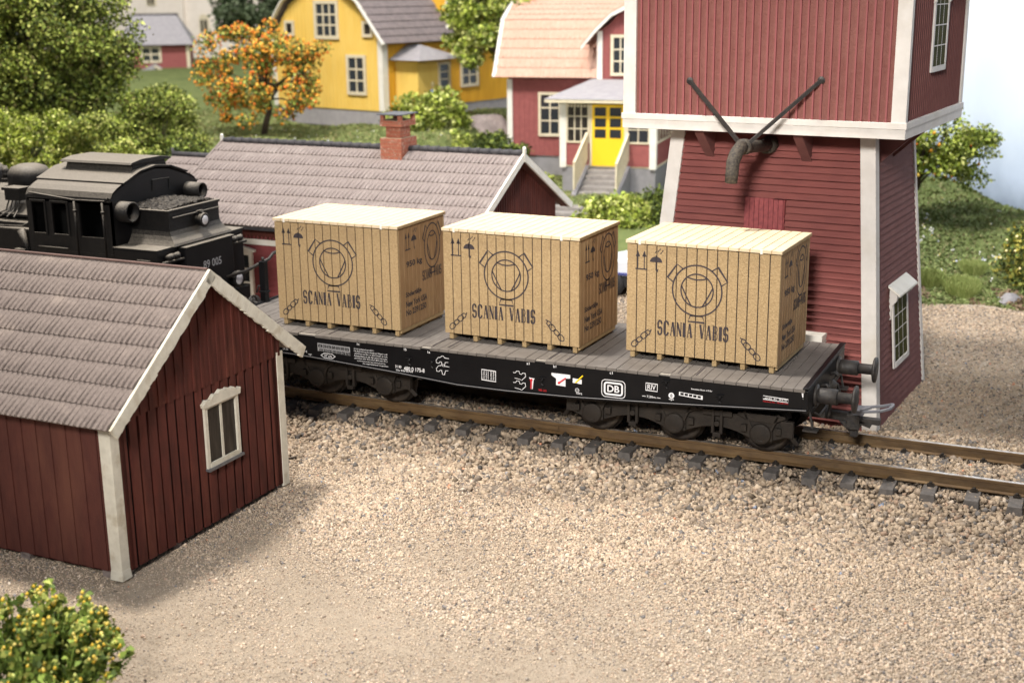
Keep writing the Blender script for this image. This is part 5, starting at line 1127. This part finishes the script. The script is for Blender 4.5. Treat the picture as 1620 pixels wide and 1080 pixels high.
# ================================================================== foliage
def leaves(name, centres, radii, per, size, pal, parent, seed, flat=.75, mat_='leaf', wts=None, shell=.55):
    r_ = np.random.default_rng(seed); C_ = np.repeat(np.array(centres, float), per, axis=0); Rr = np.repeat(np.array(radii, float), per); n = len(C_)
    d = r_.normal(size=(n, 3)); d /= np.linalg.norm(d, axis=1)[:, None]; rad = (shell + (1 - shell) * r_.random(n)) ** 1 * Rr * (1 + .18 * r_.normal(size=n))
    p = C_ + d * rad[:, None] * np.array([1, 1, flat])
    a = r_.normal(size=(n, 3)); a /= np.linalg.norm(a, axis=1)[:, None]; b = np.cross(a, r_.normal(size=(n, 3))); b /= np.linalg.norm(b, axis=1)[:, None]
    s = size * r_.uniform(.55, 1.35, n)[:, None]; c3 = np.cross(a, b) * s * .25
    v = np.stack([p - a * s * .5, p + b * s * .34 + c3, p + a * s * .55, p - b * s * .34 + c3], 1)
    f = np.arange(n * 4).reshape(n, 4); pal = np.array(pal); w = np.array(wts) / np.sum(wts) if wts is not None else None
    t = pal[r_.choice(len(pal), n, p=w)] * r_.uniform(.75, 1.25, (n, 1)); cl = np.repeat(r_.uniform(.75, 1.2, (len(centres), 1)), per, axis=0)
    return raw_mesh(name, v.reshape(-1, 3), f, mat_, t * cl, parent)
def blobs(name, centres, radii, per, size, pal, parent, seed, flat=.8, wts=None):
    """round fruits / flower heads: little octahedra"""
    r_ = np.random.default_rng(seed); C_ = np.repeat(np.array(centres, float), per, axis=0); Rr = np.repeat(np.array(radii, float), per); n = len(C_)
    d = r_.normal(size=(n, 3)); d /= np.linalg.norm(d, axis=1)[:, None]; p = C_ + d * (Rr * r_.uniform(.8, 1.12, n))[:, None] * np.array([1, 1, flat])
    o = np.array([(1, 0, 0), (0, 1, 0), (-1, 0, 0), (0, -1, 0), (0, 0, 1), (0, 0, -1)], float) * .5
    v = p[:, None] + o[None] * (size * r_.uniform(.6, 1.3, n))[:, None, None] * (1 + r_.uniform(-.25, .25, (n, 6, 1)))
    ff = np.array([(0, 1, 4), (1, 2, 4), (2, 3, 4), (3, 0, 4), (1, 0, 5), (2, 1, 5), (3, 2, 5), (0, 3, 5)]); f = (ff[None] + (np.arange(n) * 6)[:, None, None]).reshape(-1, 3)
    t = np.array(pal)[r_.choice(len(pal), n, p=(np.array(wts) / np.sum(wts)) if wts is not None else None)] * r_.uniform(.8, 1.2, (n, 1))
    return raw_mesh(name, v.reshape(-1, 3), f, 'leaf', np.repeat(t, 8, axis=0), parent)
G_DARK = [(.05, .075, .018), (.08, .11, .022), (.14, .18, .035), (.03, .045, .012), (.26, .32, .06)]
G_MID = [(.16, .21, .035), (.25, .31, .05), (.38, .43, .085), (.08, .105, .02), (.54, .56, .18)]
G_LIME = [(.22, .29, .04), (.33, .40, .055), (.46, .52, .10), (.10, .14, .02), (.6, .62, .22)]
ORG_ = [(.80, .30, .035), (.85, .40, .05), (.75, .18, .03), (.85, .55, .1)]
G_OLIVE = [(.13, .18, .03), (.20, .26, .04), (.31, .37, .065), (.055, .08, .018), (.45, .49, .12), (.13, .12, .04)]
def crown_pts(c, rad, n, seed, rmin=.5, rmax=.9, low=-.6):
    r_ = random.Random(seed); out = []; rr2 = []
    while len(out) < n:
        d = Vector((r_.gauss(0, 1), r_.gauss(0, 1), r_.gauss(0, 1))).normalized(); k = r_.uniform(.45, 1) ** .6
        if d.z < low: continue
        out.append((c[0] + d.x * rad[0] * k, c[1] + d.y * rad[1] * k, c[2] + d.z * rad[2] * k)); rr2.append(r_.uniform(rmin, rmax))
    return out, rr2
def tree(name, base, c, rad, n, per, size, pal, label, cat, seed, rmin=.5, rmax=.9, fruit=None, trunk_r=.16, group=None, low=-.6, wts=None):
    """c = crown centre (world), base on the ground"""
    root = empty(name, base, 0, label, cat, group); b = Vector(base); pts, rr2 = crown_pts(Vector(c) - b, rad, n, seed, rmin, rmax, low)
    leaves('crown', pts, rr2, per, size, pal, root, seed, wts=wts)
    m = M(); m.smooth = True; top = Vector(c) - b; k = top * .5 + Vector((.12 * rad[0], 0, 0)); m.tube([(0, 0, -.2), tuple(k * .5), tuple(k), tuple(top)], [trunk_r * 1.15, trunk_r, trunk_r * .8, trunk_r * .35], 9)
    rs = random.Random(seed)
    for q in rs.sample(pts, min(16, len(pts))): st_ = k.lerp(top, rs.uniform(0, .8)); mid = st_.lerp(Vector(q), .55) + Vector((0, 0, .12)); m.tube([tuple(st_), tuple(mid), q], [trunk_r * .4, trunk_r * .25, trunk_r * .1], 6)
    m.build('trunk', 'bark', root)
    if fruit and fruit[1] > 3:
        fo = blobs(fruit[0], pts, rr2, fruit[1], fruit[2], fruit[3], root, seed + 1); fo['kind'] = 'stuff'
    elif fruit:
        protos = [blobs(fruit[0], [(0, 0, 0)], [0], 1, fruit[2], [c], root, seed + k) for k, c in enumerate(fruit[3])]
        rq = random.Random(seed); cnt = 0
        for k, (p, r1) in enumerate(zip(pts, rr2)):
            for _ in range(fruit[1]):
                if cnt >= 90: break
                cnt += 1; d = Vector((rq.gauss(0, 1), rq.gauss(0, 1), rq.gauss(0, 1))).normalized() * r1 * 1.05
                o = protos[cnt % len(protos)]
                if cnt > len(protos): o = o.copy(); COL.objects.link(o); o.parent = root
                o.location = Vector(p) + d
    return root
T0 = lambda x, y: (x, y, terr(x, y))
tree('leafy_tree', T0(-23.3, 13.5), (-23.3, 13.5, 5.9), (3.3, 2.4, 3.9), 120, 470, .135, G_OLIVE, 'tall broad green leafy tree filling the corner behind the locomotive', 'tree', 11, .55, 1.0, trunk_r=.3)
tree('leafy_tree', T0(-28.0, 17), (-28.4, 17, 5.6), (3.0, 2.4, 3.6), 60, 260, .18, G_OLIVE, 'dark green leafy tree at the picture edge beside the tall broad tree', 'tree', 12, .55, 1.0, trunk_r=.3)
shr = [(-24.2, 10.9, 2.0, 2.0, 2.1, 'G_MID', 'bright green shrub behind the locomotive boiler at the picture edge'), (-21.4, 11.0, 2.2, 1.9, 2.2, 'G_LIME', 'yellow-green shrub behind the locomotive domes'), (-18.8, 11.2, 2.1, 1.7, 2.0, 'G_MID', 'mid green shrub behind the locomotive cab roof'),
       (-19.0, 14.0, 2.6, 1.7, 1.9, 'G_OLIVE', 'broad green bush below the big leafy tree near the orange tree'), (-21.5, 17.6, 2.9, 1.5, 1.6, 'G_MID', 'darker green bush on the slope between leafy tree and orange tree'), (-16.7, 12.3, 1.6, 1.3, 1.4, 'G_DARK', 'dark green bush above the left end of the long tiled roof')]
for i, (x, y, z, r1, r2, pl, lb_) in enumerate(shr):
    tree('green_shrub', T0(x, y), (x, y, z), (r1, r1 * .8, r2), 46, 300, .115, globals()[pl], lb_, 'shrub', 30 + i, .32, .6, trunk_r=.08, group='shrubs behind the locomotive', low=-.9)
tree('fruit_tree', (-20.9, 23.1, 2.0), (-20.7, 23.1, 4.5), (3.2, 2.0, 2.3), 85, 90, .13, G_OLIVE, 'small tree covered in orange fruit on the lawn by the yellow house', 'tree', 50, .22, .55, ('fruit', 26, .135, ORG_), .13, low=-.85)
bpy.data.objects
tree('leafy_tree', T0(-10.9, 29.4), (-12.4, 28.0, 6.4), (2.2, 1.7, 2.4), 70, 230, .2, G_LIME, 'lime green leafy tree between the yellow house and the red house', 'tree', 61, .45, .8, trunk_r=.18)
tree('garden_bush', T0(-13.6, 24.2), (-13.6, 24.2, 2.55), (1.55, 1.0, 1.5), 60, 100, .17, G_LIME, 'lime green bush in front of the yellow house porch, hiding the person', 'bush', 62, .3, .55, trunk_r=.07, group='garden bushes', low=-.9)
tree('garden_bush', T0(-12.0, 23.0), (-12.0, 23.0, 1.75), (1.5, .8, .75), 40, 130, .15, G_MID, 'low green bush between the chimney and the red house corner', 'bush', 63, .25, .45, trunk_r=.05, group='garden bushes', low=-.9)
tree('garden_bush', T0(-10.2, 22.8), (-10.0, 22.8, 1.75), (1.0, .7, .85), 32, 130, .14, G_DARK, 'dark green bush against the corner of the red house', 'bush', 64, .25, .45, trunk_r=.05, group='garden bushes', low=-.9)
tree('garden_bush', T0(-3.4, 17.6), (-3.4, 17.6, .45), (1.25, .9, .85), 44, 150, .14, G_LIME + G_MID, 'leafy green bush beside the stone garden steps, above the car', 'bush', 65, .28, .5, trunk_r=.05, group='garden bushes', low=-.9)
tree('garden_bush', T0(-2.0, 18.6), (-2.0, 18.6, .55), (1.0, .8, .75), 34, 150, .13, G_DARK, 'darker green bush against the side of the tower', 'bush', 66, .28, .5, trunk_r=.05, group='garden bushes', low=-.9)
tree('garden_bush', T0(-8.0, 21.5), (-8.0, 21.5, .95), (.6, .5, .4), 18, 120, .13, G_LIME, 'little lime green bush behind the long roof by the porch stairs', 'bush', 67, .2, .35, trunk_r=.04, group='garden bushes', low=-.9)
tree('fruit_tree', T0(5.0, 20.3), (5.75, 20.3, 2.85), (2.15, 1.4, 1.6), 74, 170, .13, G_MID[:3] + G_LIME, 'green fruit tree with scattered orange fruit beyond the tower', 'tree', 71, .35, .6, ('fruit', 2, .12, ORG_), .1)
tree('conifer_tree', T0(-36.9, 46), (-36.9, 46, 6.6), (2.8, 2.0, 2.9), 60, 180, .26, [(.06, .09, .04), (.09, .12, .06), (.13, .16, .09)], 'dark grey-green distant tree between the pale church and yellow house', 'tree', 72, .6, 1.0, trunk_r=.2)
tree('flowering_shrub', T0(9.6, 15.6), (9.6, 15.6, .7), (1.05, .8, 1.2), 40, 80, .13, [(.07, .10, .03), (.13, .18, .04), (.22, .24, .05), (.40, .36, .07)], 'olive shrub with yellow flowers on the grass at the gravel edge', 'shrub', 73, .25, .45, ('blossom', 2, .085, [(.75, .55, .08), (.8, .7, .35)]), .05, low=-.95)
# near flowering shrub, stems with tufted heads
ns_ = empty('flowering_shrub', (.35, -12.0, -.45), 0, 'out-of-focus green shrub with yellow flower tufts nearest the viewer', 'shrub')
r_ = random.Random(90); heads = []; rads = []; m = M(); m.smooth = True; stems = []
for i in range(110):
    a = r_.uniform(0, 2 * PI); q = r_.random() ** .5; x, y = 1.15 * q * math.cos(a), .95 * q * math.sin(a); h = (1.5 - .62 * q * q) * r_.uniform(.75, 1.08)
    heads.append((x, y, h)); rads.append(r_.uniform(.07, .14)); m.tube([(x * .25, y * .25, 0), (x * .65, y * .65, h * .5), (x, y, h)], [.02, .014, .008], 5)
    for k_ in range(3): t_ = r_.uniform(.45, .9); stems.append((x * (.3 + .7 * t_), y * (.3 + .7 * t_), h * t_))
m.build('stem', 'leaf_stem' if 'leaf_stem' in MT else mk('leaf_stem', (.12, .2, .03), (.2, .28, .05), 5, .7), ns_) if False else m.build('stem', mat('leaf_stem', (.12, .20, .03), (.2, .28, .05), 5, .7), ns_)
leaves('crown', heads + stems, rads + [.1] * len(stems), 15, .10, [(.24, .33, .06), (.15, .22, .04), (.40, .44, .11), (.09, .14, .03)], ns_, 91, .9, shell=.2)
blobs('blossom', heads, [q * .8 for q in rads], 7, .05, [(.80, .58, .10), (.82, .68, .20), (.72, .48, .05), (.6, .65, .2)], ns_, 92)

# ground cover on the hill: turf flock, flowers, tufts
def scatter_turf():
    r_ = np.random.default_rng(5); n = 90000; x = np.concatenate([r_.uniform(-1, 11.5, n // 2), r_.uniform(-30, -3, n // 2)]); y = np.concatenate([13.2 + r_.random(n // 2) ** 1.3 * 14, r_.uniform(11, 33, n // 2)])
    z = np.array([terr(a, b) for a, b in zip(x, y)]) + .01; p = np.stack([x, y, z], -1); s = r_.uniform(.04, .10, n)[:, None]
    a = r_.normal(size=(n, 3)); a[:, 2] = np.abs(a[:, 2]) * .6; a /= np.linalg.norm(a, axis=1)[:, None]; b = np.cross(a, r_.normal(size=(n, 3))); b /= np.linalg.norm(b, axis=1)[:, None]
    v = np.stack([p - b * s * .4, p + b * s * .4, p + a * s + b * s * .3, p + a * s - b * s * .3], 1)
    s = s * np.where(x > -2, .42, .55)[:, None]; pal = np.array([(.11, .14, .045), (.13, .165, .055), (.09, .12, .04), (.17, .20, .075), (.16, .15, .07)]); t = pal[r_.choice(5, n)] * r_.uniform(.8, 1.25, (n, 1))
    lf = (x < -3)[:, None]; t = np.where(lf, t, t * 1.3); t = np.where(lf, t * np.array([1.6, 1.5, 1.4]) + .01, t)  # grass tints lifted, most on the left slope, to offset weak light
    br = ((y < 15.0) & (x > -1) & (np.sin(x * 2.3) + np.sin(x * 5.1 + y * 3) > .55))[:, None]; t = np.where(br, np.array([.24, .17, .11]) * r_.uniform(.7, 1.2, (n, 1)), t)
    o = raw_mesh('grass', v.reshape(-1, 3), np.arange(n * 4).reshape(n, 4), 'leaf', t); tag(o, 'short flocked green grass covering the slopes and lawns', 'grass', kind='stuff')
scatter_turf()
r_ = random.Random(4); c_ = [(x, y, terr(x, y) + .06) for x, y in [(r_.uniform(3, 11), r_.uniform(14, 24)) for _ in range(60)] + [(5.9 + r_.gauss(0, .35), 19.5 + r_.gauss(0, .6)) for _ in range(16)] + [(8.2 + r_.gauss(0, .25), 18.2 + r_.gauss(0, .4)) for _ in range(14)] + [(r_.uniform(-24, -12), r_.uniform(18, 25)) for _ in range(40)]]
o = blobs('meadow_flowers', c_, [.05] * len(c_), 2, .06, [(.85, .85, .80), (.85, .78, .3), (.7, .72, .85), (.85, .6, .1)], None, 3, wts=[5, 2, 1, 1]); tag(o, 'tiny white and yellow flowers dotted over the grass', 'flowers', kind='stuff')
def tuft(x, y, r0, n, label, seed):
    rr3 = np.random.default_rng(seed); a = rr3.uniform(0, 2 * PI, n); q = r0 * rr3.random(n) ** .5; px, py = x + q * np.cos(a), y + q * np.sin(a); z = np.array([terr(i, j) for i, j in zip(px, py)]); h = rr3.uniform(.18, .36, n)
    d = rr3.normal(size=(n, 2)) * .09; w = .007; n0 = n; v = np.stack([np.stack([px - w, py, z], -1), np.stack([px + w, py, z], -1), np.stack([px + d[:, 0] + .004, py + d[:, 1], z + h], -1), np.stack([px + d[:, 0] - .004, py + d[:, 1], z + h], -1)], 1)
    t = np.array([(.25, .31, .09), (.20, .26, .07), (.33, .37, .13)])[rr3.choice(3, n)]; o = raw_mesh('grass_tuft', v.reshape(-1, 3), np.arange(n * 4).reshape(n, 4), 'leaf', t * rr3.uniform(.8, 1.1, (n, 1)))
    tag(o, label, 'grass tuft', 'pale grass tufts on the verge', None)
tuft(7.75, 14.5, .42, 3000, 'largest pale green grass tuft at the gravel edge beyond the tower', 1); tuft(7.85, 16.0, .3, 1800, 'pale green grass tuft just uphill of the largest one', 2); tuft(6.9, 14.75, .3, 1800, 'pale green grass tuft half hidden against the tower side', 3)

# ================================================================== lights
def area(name, loc, tgt, size, power, col=(1, 1, 1)):
    l = bpy.data.lights.new(name, 'AREA'); l.shape = 'DISK'; l.size = size; l.energy = power; l.color = col
    o = bpy.data.objects.new(name, l); COL.objects.link(o); o.location = loc; o.rotation_euler = (Vector(tgt) - Vector(loc)).to_track_quat('-Z', 'Y').to_euler(); return o
area('key_lamp', (-9.5, -3.5, 42), (1.5, 1.5, 0), 6.5, 29500, (1, .93, .84))
fl = area('front_lamp', (9, -31, 17.5), (1.5, 6, 2), 5, 1350, (1, .95, .88)); fl.data.spread = R(50)
area('room_lamp', (-24, 6, 38), (-18, 27, 2), 8, 9500, (1, .95, .90))
area('backdrop_fill', (0, 8, 26), (9, 30, 6), 6, 3900, (.84, .92, 1))  # extra light added only to brighten the backdrop sheet
area('far_fill', (-48, 32, 40), (-58, 66, 2), 8, 26000, (1, .96, .92))  # extra light added to brighten the distant cottage, church and slope
w = bpy.data.worlds.new('World'); SC.world = w; w.use_nodes = True; bg = w.node_tree.nodes['Background']; bg.inputs[0].default_value = (.80, .87, 1, 1); bg.inputs[1].default_value = .19

# ================================================================== camera
cam = bpy.data.cameras.new('camera'); co = bpy.data.objects.new('camera', cam); COL.objects.link(co); SC.camera = co
cx_, cy_, cz_, yaw, pit, rol, fk = 11.2367, -22.3781, 7.827, .431, .2611, -.0114, 2.0878
sy, cyy, sp_, cp_ = math.sin(yaw), math.cos(yaw), math.sin(pit), math.cos(pit)
f_ = Vector((-sy * cp_, cyy * cp_, -sp_)); r0 = Vector((cyy, sy, 0)); u0 = r0.cross(f_); rx = r0 * math.cos(rol) + u0 * math.sin(rol); uy = u0 * math.cos(rol) - r0 * math.sin(rol)
co.matrix_world = Matrix(((rx.x, uy.x, -f_.x, cx_), (rx.y, uy.y, -f_.y, cy_), (rx.z, uy.z, -f_.z, cz_), (0, 0, 0, 1)))
cam.sensor_width = 36; cam.lens = 36 * fk * 1000 / 1620; cam.clip_end = 400; cam.clip_start = .5
cam.dof.use_dof = True; cam.dof.focus_distance = 22.5; cam.dof.aperture_fstop = .55
SC.view_settings.view_transform = 'Standard'; SC.view_settings.look = 'None'; SC.view_settings.exposure = 0; SC.view_settings.gamma = 1
SC.cycles.use_denoising = True
SC.cycles.max_bounces = 6; SC.cycles.diffuse_bounces = 3
